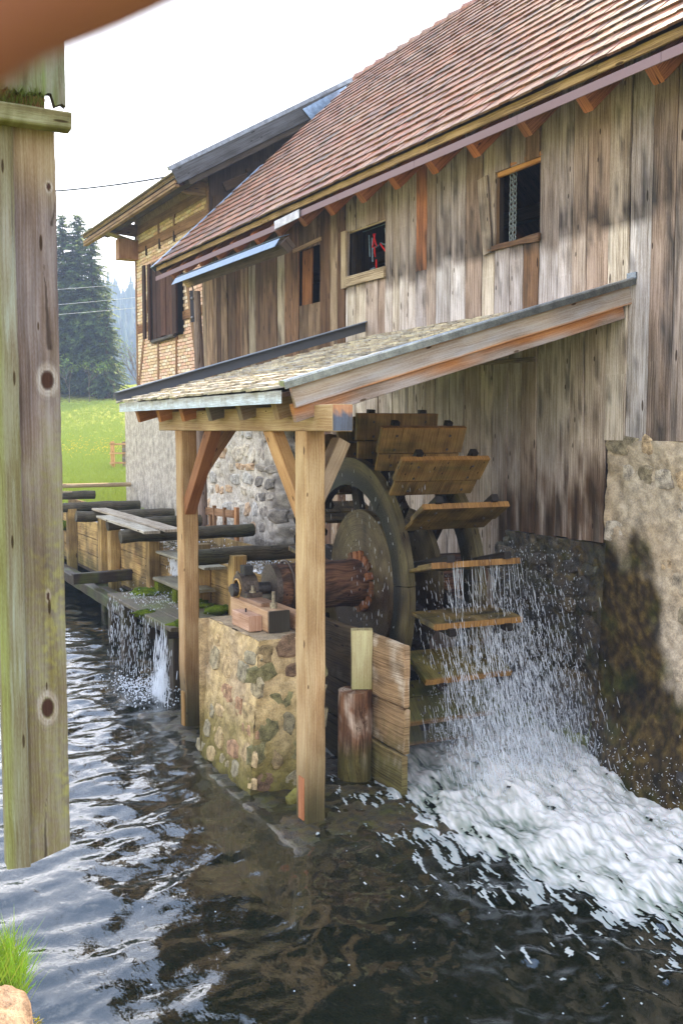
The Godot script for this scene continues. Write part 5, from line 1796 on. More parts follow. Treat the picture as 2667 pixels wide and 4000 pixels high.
func yard() -> void:
	var mb: MB
	# the gutter beam over the side door and the pole that hangs from it
	var t := thing("gutter_canopy", "sheet metal gutter on a dark diagonal beam below the mill's eave", "gutter", Vector3(6.2, 5.9, -15.8))
	mb = MB.new()
	var T := frame(Vector3(6.25, 5.96, -17.95), Vector3(6.25, 5.93, -13.6), Vector3(-0.7, 0.7, 0))
	mb.sweep(T, rect(0.17, 0.17, 0.008), 4.35, 10, func(p): return S(92, 76, 62).lerp(S(206, 170, 128), smoothstep(-17.93, -17.95, p.z)), 0.0, Vector2(0.5, 0.5))
	put(mb, "beam", M.old, t)
	mb = MB.new()
	beam(mb, Vector3(6.10, 5.99, -18.3), Vector3(6.10, 5.96, -13.65), Vector3(-0.85, 0.55, 0), 0.15, 0.008, speck(S(112, 136, 166), 0.08, 1.5), 0.002)
	beam(mb, Vector3(6.22, 6.10, -18.3), Vector3(6.22, 6.07, -13.65), Vector3(-0.3, 1.0, 0), 0.14, 0.008, speck(S(112, 132, 158), 0.08, 1.5), 0.002)
	put(mb, "sheet_gutter", M.sheet, t)
	t = thing("hanging_pole", "grey round wooden pole with iron strap hanging beside the brick wall", "pole", Vector3(6.3, 1.1, -17.6))
	mb = MB.new()
	mb.tube([Vector3(6.33, 1.1, -17.5), Vector3(6.32, 3.0, -17.55), Vector3(6.32, 4.4, -17.58), Vector3(6.30, 5.75, -17.66)], [0.095, 0.09, 0.085, 0.07], 12, speck(S(142, 120, 104), 0.25, 4.0), true, 0.012, na)
	put(mb, "pole", M.old, t)
	mb = MB.new()
	beam(mb, Vector3(6.22, 5.2, -17.62), Vector3(6.22, 5.76, -17.66), Vector3(-0.7, 0, 0.7), 0.08, 0.012, flat(S(44, 42, 44)), 0.002)
	put(mb, "strap", M.iron, t)
	mb = MB.new()
	for y in [5.28, 5.62]:
		mb.blob(Vector3(6.21, y, -17.62), Vector3(0.025, 0.025, 0.025), 5, 8, 0.0, na, 0.0, flat(S(160, 160, 165)))
	put(mb, "bolt", M.iron, t)
	mb = MB.new()
	mb.tube([Vector3(6.25, 5.76, -17.66), Vector3(6.24, 5.86, -17.7), Vector3(6.27, 5.92, -17.68), Vector3(6.30, 5.86, -17.66)], [0.014], 6, flat(S(60, 54, 50)))
	put(mb, "hook", M.iron, t)

	# the rail before the meadow and the bit of fence
	t = thing("pole_rail", "single horizontal pole rail before the meadow, left of the plastered wall", "fence rail", Vector3(5.6, 1.1, -26.4))
	mb = MB.new()
	mb.tube([Vector3(3.0, 1.84, -26.2), Vector3(5.5, 1.85, -26.3), Vector3(7.55, 1.84, -26.4)], [0.055], 9, speck(S(186, 160, 124), 0.2), true, 0.01, na)
	put(mb, "rail", M.old, t)
	mb = MB.new()
	mb.tube([Vector3(4.0, 0.9, -26.25), Vector3(4.0, 1.95, -26.25)], [0.06], 9, flat(S(150, 124, 96)))
	put(mb, "post", M.old, t)
	t = thing("field_fence", "short plank fence with two posts standing in the green meadow", "fence", Vector3(11.6, land(11.6, -40.0), -40.0))
	for q in [[10.75, 1.08, S(214, 160, 110)], [11.22, 1.08, S(150, 128, 104)], [12.6, 1.0, S(150, 128, 104)]]:
		mb = MB.new()
		var y := land(q[0], -40.0)
		beam(mb, Vector3(q[0], y - 0.2, -40.0), Vector3(q[0] - 0.02, y + q[1], -40.0), Vector3(0, 0, 1), 0.15, 0.09, speck(q[2], 0.15), 0.01)
		put(mb, "post", M.old, t)
	for q in [[10.6, 11.3, 0.98], [10.6, 11.3, 0.62], [10.6, 11.3, 0.24], [11.1, 14.2, 0.75], [11.1, 14.2, 0.38]]:
		mb = MB.new()
		beam(mb, Vector3(q[0], land(q[0], -40.0) + q[2], -39.93), Vector3(q[1], land(q[1], -40.0) + q[2], -39.93), Vector3(0, 0, 1), 0.07 if q[1] < 12.0 else 0.15, 0.03, speck(S(206, 160, 112) if q[1] < 12.0 else S(140, 128, 116), 0.15), 0.005)
		put(mb, "rail", M.old, t)
	# cables
	var wires := [["thick dark cable running from the left to the brick house's gable", Vector3(3.0, 9.55, -29.5), Vector3(8.2, 9.1, -22.2), 0.022, S(84, 86, 90), 0.25], ["upper thin power line crossing in front of the spruces", Vector3(4.0, 6.95, -30), Vector3(16.0, 9.1, -33), 0.006, S(190, 196, 200), 0.12], ["middle one of the thin power lines before the spruces", Vector3(4.0, 6.5, -30), Vector3(16.0, 8.7, -33), 0.006, S(190, 196, 200), 0.12], ["lowest thin power line crossing before the spruces", Vector3(4.0, 6.25, -30), Vector3(16.0, 8.3, -33), 0.006, S(190, 196, 200), 0.12]]
	for w in wires:
		mb = MB.new()
		var pts := []
		for i in 17:
			var f: float = i / 16.0
			pts.append(w[1].lerp(w[2], f) - Vector3(0, w[5] * 4.0 * f * (1.0 - f), 0))
		mb.tube(pts, [w[3]], 6, flat(w[4]))
		tag(put(mb, "overhead_cable", M.plain), w[0], "cable", "overhead cables")


# ---------------------------------------------------------------- what stands close to the camera

func foreground() -> void:
	var t := thing("weathered_post", "tall weathered plank post with lichen hanging close on the left edge", "post", Vector3(0.48, 2.2, -2.6))
	var face := func(p: Vector3):
		var k: float = na.get_noise_3d(p.x * 9.0, p.y * 2.2, 1.0)
		var f: float = nb.get_noise_3d(p.x * 60.0, p.y * 4.0, 5.0)
		var fine: float = nb.get_noise_3d(p.x * 40.0, p.y * 40.0, 2.0)
		var c: Color = S(140, 120, 114).lerp(S(98, 82, 78), clampf(0.45 + 0.8 * k + 0.5 * f, 0.0, 1.0))
		c = c.lerp(S(176, 148, 110), 0.6 * smoothstep(3.80, 3.95, p.y + 0.3 * (p.x - 0.54)))
		var lich: float = smoothstep(3.55, 2.9, p.y + 2.2 * (0.56 - p.x) + 0.35 * k)
		c = c.lerp(S(132, 120, 84), clampf(lich * (0.72 + 0.5 * fine), 0.0, 0.85))
		c = c.lerp(S(150, 138, 74), clampf((fine + k - 0.25) * 1.4, 0.0, 1.0) * 0.6 * lich)
		for q in [[0.538, 3.42, 0.017, 0.026], [0.552, 3.89, 0.006, 0.010], [0.520, 2.595, 0.017, 0.028], [0.528, 2.88, 0.004, 0.012]]:
			var d := Vector2((p.x - q[0]) / q[2], (p.y - q[1]) / q[3]).length()
			c = c.lerp(S(64, 42, 30), smoothstep(1.0, 0.75, d)) if d < 1.0 else c.lerp(S(186, 168, 156), 0.6 * smoothstep(2.0, 1.2, d)).lerp(S(104, 88, 80), 0.4 * smoothstep(0.5, 0.9, sin(d * 16.0)) * smoothstep(3.0, 1.4, d))
		for q in [[0.545, 3.50, 0.535, 3.70, 0.010], [0.505, 2.20, 0.512, 2.36, 0.007], [0.560, 3.80, 0.566, 3.86, 0.006]]:
			var g := Geometry2D.get_closest_point_to_segment(Vector2(p.x, p.y), Vector2(q[0], q[1]), Vector2(q[2], q[3]))
			var wob: float = 0.004 * na.get_noise_1d(p.y * 14.0 + q[0] * 90.0)
			var wide: float = q[4] * clampf(1.0 - absf((p.y - q[1]) / (q[3] - q[1])), 0.12, 1.0)
			c = c.lerp(S(52, 38, 32), 0.8 * smoothstep(wide, wide * 0.3, g.distance_to(Vector2(p.x + wob, p.y))))
		return c
	var face2 := func(p: Vector3):
		var k: float = na.get_noise_3d(p.x * 9.0 + 4.0, p.y * 2.0, 3.0)
		var f: float = nb.get_noise_3d(p.x * 70.0, p.y * 3.0, 9.0)
		var c: Color = S(140, 128, 112).lerp(S(124, 114, 82), clampf(0.5 + k + 0.3 * f, 0.0, 1.0))
		c = c.lerp(S(166, 164, 152), clampf(f - 0.2, 0.0, 0.6))
		c = c.lerp(S(70, 58, 54), clampf((f * 1.6 - 0.3), 0.0, 0.9) * smoothstep(3.55, 3.9, p.y))
		return c.lerp(S(138, 140, 64), 0.5 * smoothstep(0.436, 0.420, p.x))
	var cut := func(p: Vector3): return p
	var mb := MB.new()
	fineboard(mb, Vector3(0.463, 2.195, -2.60), Vector3(0.570, 4.05, -2.60), 0.04, face, 0.03)
	put(mb, "broad_plank", M.close, t)
	mb = MB.new()
	fineboard(mb, Vector3(0.408, 2.20, -2.585), Vector3(0.468, 4.05, -2.585), 0.035, face2, -0.005)
	put(mb, "narrow_plank", M.close, t)
	mb = MB.new()
	var green := func(p: Vector3):
		var k: float = na.get_noise_3d(p.x * 14.0, p.y * 14.0, 4.0)
		return S(140, 130, 96).lerp(S(112, 104, 70), clampf(0.5 + k + 0.6 * nb.get_noise_3d(p.x * 60.0, p.y * 20.0, 1.0), 0.0, 1.0))
	var a := Vector3(0.05, 4.052, -2.575)
	var b := Vector3(0.597, 4.036, -2.56)
	var T := frame(a, b, Vector3(0, 0, 1))
	mb.sweep(T, rect(0.040, 0.05, 0.004), a.distance_to(b), 90, green, 0.004, Vector2(0.2, 0.2), true, 1.0, na)
	put(mb, "cross_batten", M.close, t)
	# the rotten board above: its lower edge is ragged
	mb = MB.new()
	var mossy := func(p: Vector3):
		var k: float = na.get_noise_3d(p.x * 14.0, p.y * 6.0, 7.0)
		var f: float = nb.get_noise_3d(p.x * 70.0, p.y * 6.0, 11.0)
		var c: Color = S(142, 132, 118).lerp(S(108, 102, 78), clampf(0.5 + k + 0.4 * f, 0.0, 1.0))
		c = c.lerp(S(98, 104, 44), clampf(0.8 * smoothstep(4.24, 4.09, p.y + 0.10 * k) * (0.45 + 0.9 * f), 0.0, 0.9))
		return c.lerp(S(44, 36, 26), clampf(f * 2.0 - 0.55, 0.0, 0.85) * smoothstep(4.30, 4.15, p.y) * smoothstep(0.53, 0.49, p.x))
	var n := 40
	for i in n:
		var x0 := lerpf(0.25, 0.592, float(i) / n)
		var x1 := lerpf(0.25, 0.592, float(i + 1) / n)
		var rag0 := 4.088 + 0.016 * nb.get_noise_1d(x0 * 90.0) + (0.012 if x0 < 0.56 else -0.012) + 0.014 * nb.get_noise_1d(x0 * 240.0)
		var rag1 := 4.088 + 0.016 * nb.get_noise_1d(x1 * 90.0) + (0.012 if x1 < 0.56 else -0.012) + 0.014 * nb.get_noise_1d(x1 * 240.0)
		for j in 30:
			var f0 := j / 30.0
			var f1 := (j + 1) / 30.0
			for s in [-2.60, -2.575]:
				var p := [Vector3(x0, lerpf(rag0, 4.9, f0), s), Vector3(x1, lerpf(rag1, 4.9, f0), s), Vector3(x1, lerpf(rag1, 4.9, f1), s), Vector3(x0, lerpf(rag0, 4.9, f1), s)]
				mb.quad(p[0], p[1], p[2], p[3], Vector3(0, 0, s + 2.5875), mossy.call(p[0]), mossy.call(p[1]), mossy.call(p[2]), mossy.call(p[3]), Vector2(p[0].x, p[0].y), Vector2(p[1].x, p[1].y), Vector2(p[2].x, p[2].y), Vector2(p[3].x, p[3].y))
		mb.quad(Vector3(x0, rag0, -2.60), Vector3(x1, rag1, -2.60), Vector3(x1, rag1, -2.575), Vector3(x0, rag0, -2.575), Vector3.DOWN, S(70, 58, 40), S(70, 58, 40), S(70, 58, 40), S(70, 58, 40), Vector2.ZERO, Vector2.ZERO, Vector2.ZERO, Vector2.ZERO)
	mb.quad(Vector3(0.592, 4.083, -2.60), Vector3(0.592, 4.9, -2.60), Vector3(0.592, 4.9, -2.575), Vector3(0.592, 4.083, -2.575), Vector3.RIGHT, S(150, 140, 110), S(150, 140, 110), S(150, 140, 110), S(150, 140, 110), Vector2.ZERO, Vector2.ZERO, Vector2.ZERO, Vector2.ZERO)
	put(mb, "rotten_board", M.close, t)
	mb = MB.new()
	fineboard(mb, Vector3(0.40, 4.0, -2.64), Vector3(0.556, 4.9, -2.64), 0.03, speck(S(126, 92, 64), 0.3, 12.0), 0.0)
	put(mb, "backing_board", M.old, t)
	mb = MB.new()
	for i in 900:
		var o := Vector3(rr(0.30, 0.54), 4.07 + rr(-0.01, 0.03), -2.565 + rr(-0.012, 0.010))
		blade(mb, o, Vector3(rr(-0.4, 0.4), rr(0.5, 1.0), rr(-0.1, 0.5)).normalized() * rr(0.008, 0.024), 0.0012, S(84, 94, 30).lerp(S(50, 58, 18), rng.randf()))
	put(mb, "moss", M.blade, t, "stuff")

	# the bank stone at the lower left corner, with moss and grass
	mb = MB.new()
	var stone := func(p: Vector3): return S(176, 148, 120).lerp(S(146, 122, 100), clampf(0.5 + na.get_noise_3d(p.x * 6.0, p.y * 6.0, p.z * 6.0), 0.0, 1.0)).lerp(S(112, 70, 46), clampf(nb.get_noise_3d(p.x * 9.0, p.y * 14.0, p.z * 9.0) * 2.0 - 0.7, 0.0, 0.8))
	mb.blob(Vector3(0.50, 0.25, -4.5), Vector3(0.40, 0.68, 0.50), 36, 56, 0.16, na, 2.0, stone, 1.4)
	tag(put(mb, "bank_stone", M.rock), "big sunlit bank stone at the lower left corner beside the water", "stone")
	mb = MB.new()
	mb.blob(Vector3(0.54, 0.90, -4.9), Vector3(0.16, 0.24, 0.24), 20, 28, 0.25, na, 8.0, stone, 1.4)
	tag(put(mb, "bank_stone", M.rock), "smaller brown stone just above the grass tuft on the left edge", "stone")
	mb = MB.new()
	for i in 9000:
		var a2 := rr(-1.5, 1.0)
		var hgt := rr(-0.2, 0.62)
		var q := sqrt(maxf(0.02, 1.0 - pow((hgt - 0.25) / 0.68, 2.0)))
		var o := Vector3(0.50 + 0.40 * cos(a2) * q + rr(-0.03, 0.02), hgt, -4.5 + 0.50 * sin(a2) * q)
		if na.get_noise_3d(o.x * 4.0, o.y * 4.0, o.z * 4.0) < -0.12:
			continue
		blade(mb, o, Vector3(rr(0.2, 1.0), rr(-0.3, 0.8), rr(-0.4, 0.6)).normalized() * rr(0.012, 0.03), 0.004, S(168, 148, 36).lerp(S(104, 112, 26), rng.randf()))
	tag(put(mb, "moss_carpet", M.blade, null, "stuff"), "yellow green moss on the bank stone's wet side", "moss")
	mb = MB.new()
	for i in 1500:
		var o := Vector3(0.66 + rr(-0.16, 0.15), 0.74 + rr(-0.10, 0.06), -4.82 + rr(-0.16, 0.16))
		var d := Vector3(rr(-0.5, 0.9), rr(0.7, 1.5), rr(-0.5, 0.5)).normalized()
		blade(mb, o, d * rr(0.10, 0.26), 0.004, S(126, 168, 40).lerp(S(168, 160, 70), rng.randf() * rng.randf()))
	tag(put(mb, "grass_tuft", M.blade, null, "stuff"), "tuft of fine bright grass on the bank at the left edge", "grass")

	# the finger over the lens
	mb = MB.new()
	var pts := []
	var rad := []
	var f0 := Vector3(-0.013, 3.326, -0.122)
	var f1 := Vector3(0.048, 3.361, -0.094)
	for i in 22:
		var f := i / 21.0
		pts.append(f0.lerp(f1, f) + Vector3(0, 0.0012 * sin(f * PI), 0))
		rad.append(0.0102 * (1.0 if f < 0.8 else sqrt(maxf(0.0, 1.0 - pow((f - 0.8) / 0.2, 2.0)))) * (1.0 - 0.08 * exp(-pow((f - 0.5) / 0.08, 2.0))))
	mb.tube(pts, rad, 22, speck(S(138, 90, 78), 0.1, 40.0), true)
	var fg := put(mb, "finger", M.skin)
	tag(fg, "out of focus reddish finger over the lens in the top left corner", "finger")


func blade(mb: MB, o: Vector3, d: Vector3, w: float, c: Color) -> void:
	var s := d.cross(Vector3(rr(-1, 1), rr(-1, 1), rr(-1, 1))).normalized() * w * 0.5
	var m := o + d * 0.55
	var tip := o + d + Vector3(0, -0.15 * d.length(), 0) * rng.randf()
	var n := d.cross(s).normalized()
	mb.quad(o - s, o + s, m + s * 0.8, m - s * 0.8, n, c, c, c, c, Vector2.ZERO, Vector2.ZERO, Vector2.ZERO, Vector2.ZERO)
	mb.tri3(m - s * 0.8, m + s * 0.8, tip, n, Vector2.ZERO, Vector2.ZERO, Vector2.ZERO, c, c, c)


# a board close to the camera: its face is finely divided so that its stains and knots are sharp
func fineboard(mb: MB, lo: Vector3, hi: Vector3, th: float, cf: Callable, slant: float) -> void:
	var nx := int((hi.x - lo.x) / 0.0022)
	var ny := int((hi.y - lo.y) / 0.005)
	var p := PackedVector3Array(); var cl := PackedColorArray(); var uv := PackedVector2Array()
	for j in ny + 1:
		for i in nx + 1:
			var fx := float(i) / nx
			var y0 := lo.y + slant * fx
			var y := lerpf(y0, hi.y, float(j) / ny)
			var x := lerpf(lo.x, hi.x, fx) + (0.0022 * na.get_noise_1d(y * 9.0 + lo.x * 40.0) if i == nx else 0.0)
			var e := minf(fx, 1.0 - fx) * (hi.x - lo.x)
			var w := Vector3(x, y, lo.z - 0.004 * smoothstep(0.004, 0.0, e))
			p.append(w)
			cl.append(cf.call(w))
			uv.append(Vector2(x, y))
	mb.grid(p, nx + 1, Vector3(0, 0, 1), cl, uv)
	var c: Color = cf.call((lo + hi) * 0.5)
	var q := MB.new()
	box(mb, Vector3((lo.x + hi.x) * 0.5, (lo.y + hi.y + absf(slant)) * 0.5, lo.z - th * 0.5 - 0.005), Vector3(hi.x - lo.x - 0.001, hi.y - lo.y - absf(slant) - 0.002, th), flat(c), 0.003)


# ---------------------------------------------------------------- trees

func spruce(at: Vector3, H: float, R: float, called: String, label: String) -> void:
	var t := thing(called, label, "tree", at, "spruces behind the meadow")
	var mb := MB.new()
	mb.tube([at, at + Vector3(0, H * 0.5, 0), at + Vector3(0, H, 0)], [0.28, 0.16, 0.02], 8, flat(S(84, 66, 52)))
	put(mb, "trunk", M.bark, t)
	mb = MB.new()
	var y := 0.05 * H
	while y < H * 0.99:
		var f := y / H
		var len := R * pow(1.0 - f, 0.62) * (0.55 + 0.45 * smoothstep(0.0, 0.22, f)) + 0.12
		var k := 6 + int(2.0 * (1.0 - f))
		for i in k:
			var a := rr(0, TAU)
			var l := len * rr(0.5, 1.15)
			var d := Vector3(cos(a), 0, sin(a))
			var sdw := Vector3(-d.z, 0, d.x)
			var n := int(l / 0.14) + 3
			var c0: Color = S(104, 126, 66).lerp(S(44, 66, 44), rng.randf()).lerp(S(128, 138, 66), 0.35 * rng.randf())
			for j in n:
				var q := (j + 0.5) / n
				var droop := -0.42 * l * q * q + 0.20 * l * maxf(0.0, q - 0.6) + 0.40 * l * q * f * f
				var o := at + Vector3(0, y + droop, 0) + d * l * q
				for m in 3:      # twigs hang to both sides of the bough
					var side := -1.0 if m == 0 else 1.0 if m == 1 else rr(-0.4, 0.4)
					var w := (0.62 * (1.0 - 0.7 * q) + 0.12) * minf(1.0, 0.35 + 0.3 * l) * rr(0.7, 1.25)
					var sd := (d * rr(0.3, 0.9) + sdw * side * rr(0.6, 1.1) + Vector3(0, rr(-0.85, -0.15), 0)).normalized()
					var s := (sd.cross(Vector3.UP) + Vector3(rr(-0.3, 0.3), rr(-0.3, 0.3), rr(-0.3, 0.3))).normalized() * 0.055
					mb.tri3(o - s, o + s, o + sd * w, Vector3(rr(-0.5, 0.5), 1, rr(-0.5, 0.5)).normalized(), Vector2.ZERO, Vector2.ZERO, Vector2.ZERO, c0, c0, mulc(c0, 1.25))
		y += rr(0.13, 0.22)
	put(mb, "crown", M.leaf, t)

func bare_tree(at: Vector3, H: float, called: String, label: String, leafy: float, group: String) -> void:
	var t := thing(called, label, "tree", at, group)
	var mb := MB.new()
	var lf := MB.new()
	var tips := []
	grow(mb, at, Vector3(rr(-0.08, 0.08), 1, rr(-0.08, 0.08)).normalized(), H * 0.42, 0.05 * H / 5.0, 4, tips)
	put(mb, "trunk", M.bark, t)
	for q in tips:
		for i in int(7 * leafy):
			var o: Vector3 = q + Vector3(rr(-0.25, 0.25), rr(-0.25, 0.25), rr(-0.25, 0.25))
			var c: Color = S(130, 150, 60).lerp(S(98, 124, 48), rng.randf())
			var s := Vector3(rr(-1, 1), rr(-1, 1), rr(-1, 1)).normalized() * 0.06
			var u := Vector3(rr(-1, 1), rr(-1, 1), rr(-1, 1)).normalized() * 0.10
			lf.tri3(o - s, o + s, o + u, u.cross(s).normalized(), Vector2.ZERO, Vector2.ZERO, Vector2.ZERO, c, c, c)
	if lf.v.size():
		put(lf, "leaves", M.leaf, t)

func grow(mb: MB, o: Vector3, d: Vector3, l: float, r: float, depth: int, tips: Array) -> void:
	var e := o + d * l
	mb.tube([o, o.lerp(e, 0.5) + Vector3(rr(-0.03, 0.03), 0, rr(-0.03, 0.03)) * l, e], [r, r * 0.8, r * 0.62], 5, flat(S(112, 98, 84)), false)
	if depth == 0:
		tips.append(e)
		return
	for i in 3 if depth > 1 else 2:
		var q := (d + Vector3(rr(-0.8, 0.8), rr(-0.1, 0.5), rr(-0.8, 0.8))).normalized()
		grow(mb, o.lerp(e, rr(0.55, 1.0)), q, l * rr(0.55, 0.8), r * 0.6, depth - 1, tips)

func trees() -> void:
	var lab := ["dense dark spruce, middle one of the three tall ones behind the meadow", "tall spruce rising just left of the middle one", "tall spruce standing right of the others, next to the brick house", "broad spruce partly hidden behind the weathered post", "low spruce at the right foot of the tall ones"]
	var i := 0
	for q in [[19.3, -81.0, 14.0, 4.1], [18.4, -82.0, 14.1, 4.0], [20.0, -79.5, 13.0, 2.9], [16.9, -82.0, 13.2, 3.6], [20.6, -77.8, 8.0, 1.9]]:
		spruce(Vector3(q[0], land(q[0], q[1]) - 0.1, q[1]), q[2], q[3], "spruce_tree", lab[i])
		i += 1
	var lab2 := ["bare pale bush at the spruces' feet, leftmost", "bare greyish bush under the middle spruce", "budding bush at the right foot of the spruces"]
	i = 0
	for q in [[17.6, -77.5, 3.4, 0.5], [19.0, -77.0, 3.2, 0.4], [20.7, -76.5, 3.6, 1.2]]:
		bare_tree(Vector3(q[0], land(q[0], q[1]) - 0.1, q[1]), q[2], "bush", lab2[i], q[3], "bushes below the spruces")
		i += 1
	var lab3 := ["slender bare sapling nearest the spruces on the slope", "slender bare sapling between the two others by the house", "thin sapling with first leaves beside the brick house"]
	i = 0
	for q in [[21.9, -74.0, 5.0, 0.15], [22.5, -76.0, 4.6, 0.25], [23.1, -73.0, 4.2, 0.8]]:
		bare_tree(Vector3(q[0], land(q[0], q[1]) - 0.1, q[1]), q[2], "sapling", lab3[i], q[3], "saplings on the slope")
		i += 1
	# the wooded hill
	var base := MB.new()
	for k in 3:
		var n := 7
		for j in n:
			var a := TAU * j / n
			var a2 := TAU * (j + 1) / n
			var r := 1.5 - 0.42 * k
			var y0 := 0.8 + 2.2 * k
			var c: Color = S(46, 66, 44)
			base.tri3(Vector3(cos(a) * r, y0, sin(a) * r), Vector3(cos(a2) * r, y0, sin(a2) * r), Vector3(0, y0 + 3.6, 0), Vector3(cos(a), 0.5, sin(a)).normalized(), Vector2.ZERO, Vector2.ZERO, Vector2.ZERO, c, c, mulc(c, 1.3))
	var fm := base.mesh()
	fm.surface_set_material(0, M.leaf)
	var mm := MultiMesh.new()
	mm.transform_format = MultiMesh.TRANSFORM_3D
	mm.mesh = fm
	mm.instance_count = 5200
	for j in 5200:
		var x := rr(-40.0, 330.0)
		var z := rr(-470.0, -300.0)
		var s := rr(0.8, 1.6)
		mm.set_instance_transform(j, Transform3D(Basis(Vector3.UP, rr(0, TAU)).scaled(Vector3(s, s * rr(0.9, 1.4), s)), Vector3(x, land(x, z) - 0.3, z)))
	var mi := MultiMeshInstance3D.new()
	mi.name = "distant_forest"
	mi.multimesh = mm
	mi.set_meta("kind", "stuff")
	add_child(mi)
	tag(mi, "hazy blue spruce forest covering the far hill", "forest")
	# grass blades and dandelions in the meadow that shows
	var gb := MB.new()
	for j in 7:
		blade(gb, Vector3(rr(-0.06, 0.06), 0, rr(-0.06, 0.06)), Vector3(rr(-0.4, 0.4), 1, rr(-0.4, 0.4)).normalized() * rr(0.08, 0.2), 0.014, S(150, 160, 68).lerp(S(130, 148, 58), rng.randf()))
	var gm := gb.mesh()
	gm.surface_set_material(0, M.blade)
	mm = MultiMesh.new()
	mm.transform_format = MultiMesh.TRANSFORM_3D
	mm.mesh = gm
	mm.instance_count = 26000
	for j in 26000:
		var z := -24.5 - 52.0 * pow(rng.randf(), 1.3)
		var x := -z * rr(0.19, 0.34) + rr(-0.5, 0.5)
		var s := rr(0.7, 1.5)
		mm.set_instance_transform(j, Transform3D(Basis(Vector3.UP, rr(0, TAU)).scaled(Vector3(s, s, s)), Vector3(x, land(x, z) - 0.01, z)))
	mi = MultiMeshInstance3D.new()
	mi.name = "meadow_grass"
	mi.multimesh = mm
	mi.set_meta("kind", "stuff")
	add_child(mi)
	tag(mi, "short bright spring grass of the meadow", "grass")
	var db := MB.new()
	db.blob(Vector3(0, 0.16, 0), Vector3(0.022, 0.010, 0.022), 4, 7, 0.0, na, 0.0, flat(S(244, 196, 20)))
	var dm := db.mesh()
	dm.surface_set_material(0, M.leaf)
	mm = MultiMesh.new()
	mm.transform_format = MultiMesh.TRANSFORM_3D
	mm.mesh = dm
	mm.instance_count = 360
	for j in 360:
		var z := rng.randfn(-50.0, 2.6)
		var x := -z * rr(0.19, 0.33)
		mm.set_instance_transform(j, Transform3D(Basis.IDENTITY, Vector3(x, land(x, z), z)))
	mi = MultiMeshInstance3D.new()
	mi.name = "dandelions"
	mi.multimesh = mm
	mi.set_meta("kind", "stuff")
	add_child(mi)
	tag(mi, "yellow dandelions scattered in a band across the meadow", "flowers")


# ---------------------------------------------------------------- white water

func foam_edge(z: float) -> float:
	var zs := [-9.6, -8.3, -7.5, -6.9, -6.2, -5.5, -4.9, -4.2, -3.4, -2.0, 4.0]
	var xs := [4.9, 4.95, 4.66, 4.58, 4.62, 4.75, 4.95, 5.3, 5.7, 6.1, 6.4]
	for i in zs.size() - 1:
		if z < zs[i + 1]:
			return lerpf(xs[i], xs[i + 1], clampf((z - zs[i]) / (zs[i + 1] - zs[i]), 0.0, 1.0))
	return 6.0

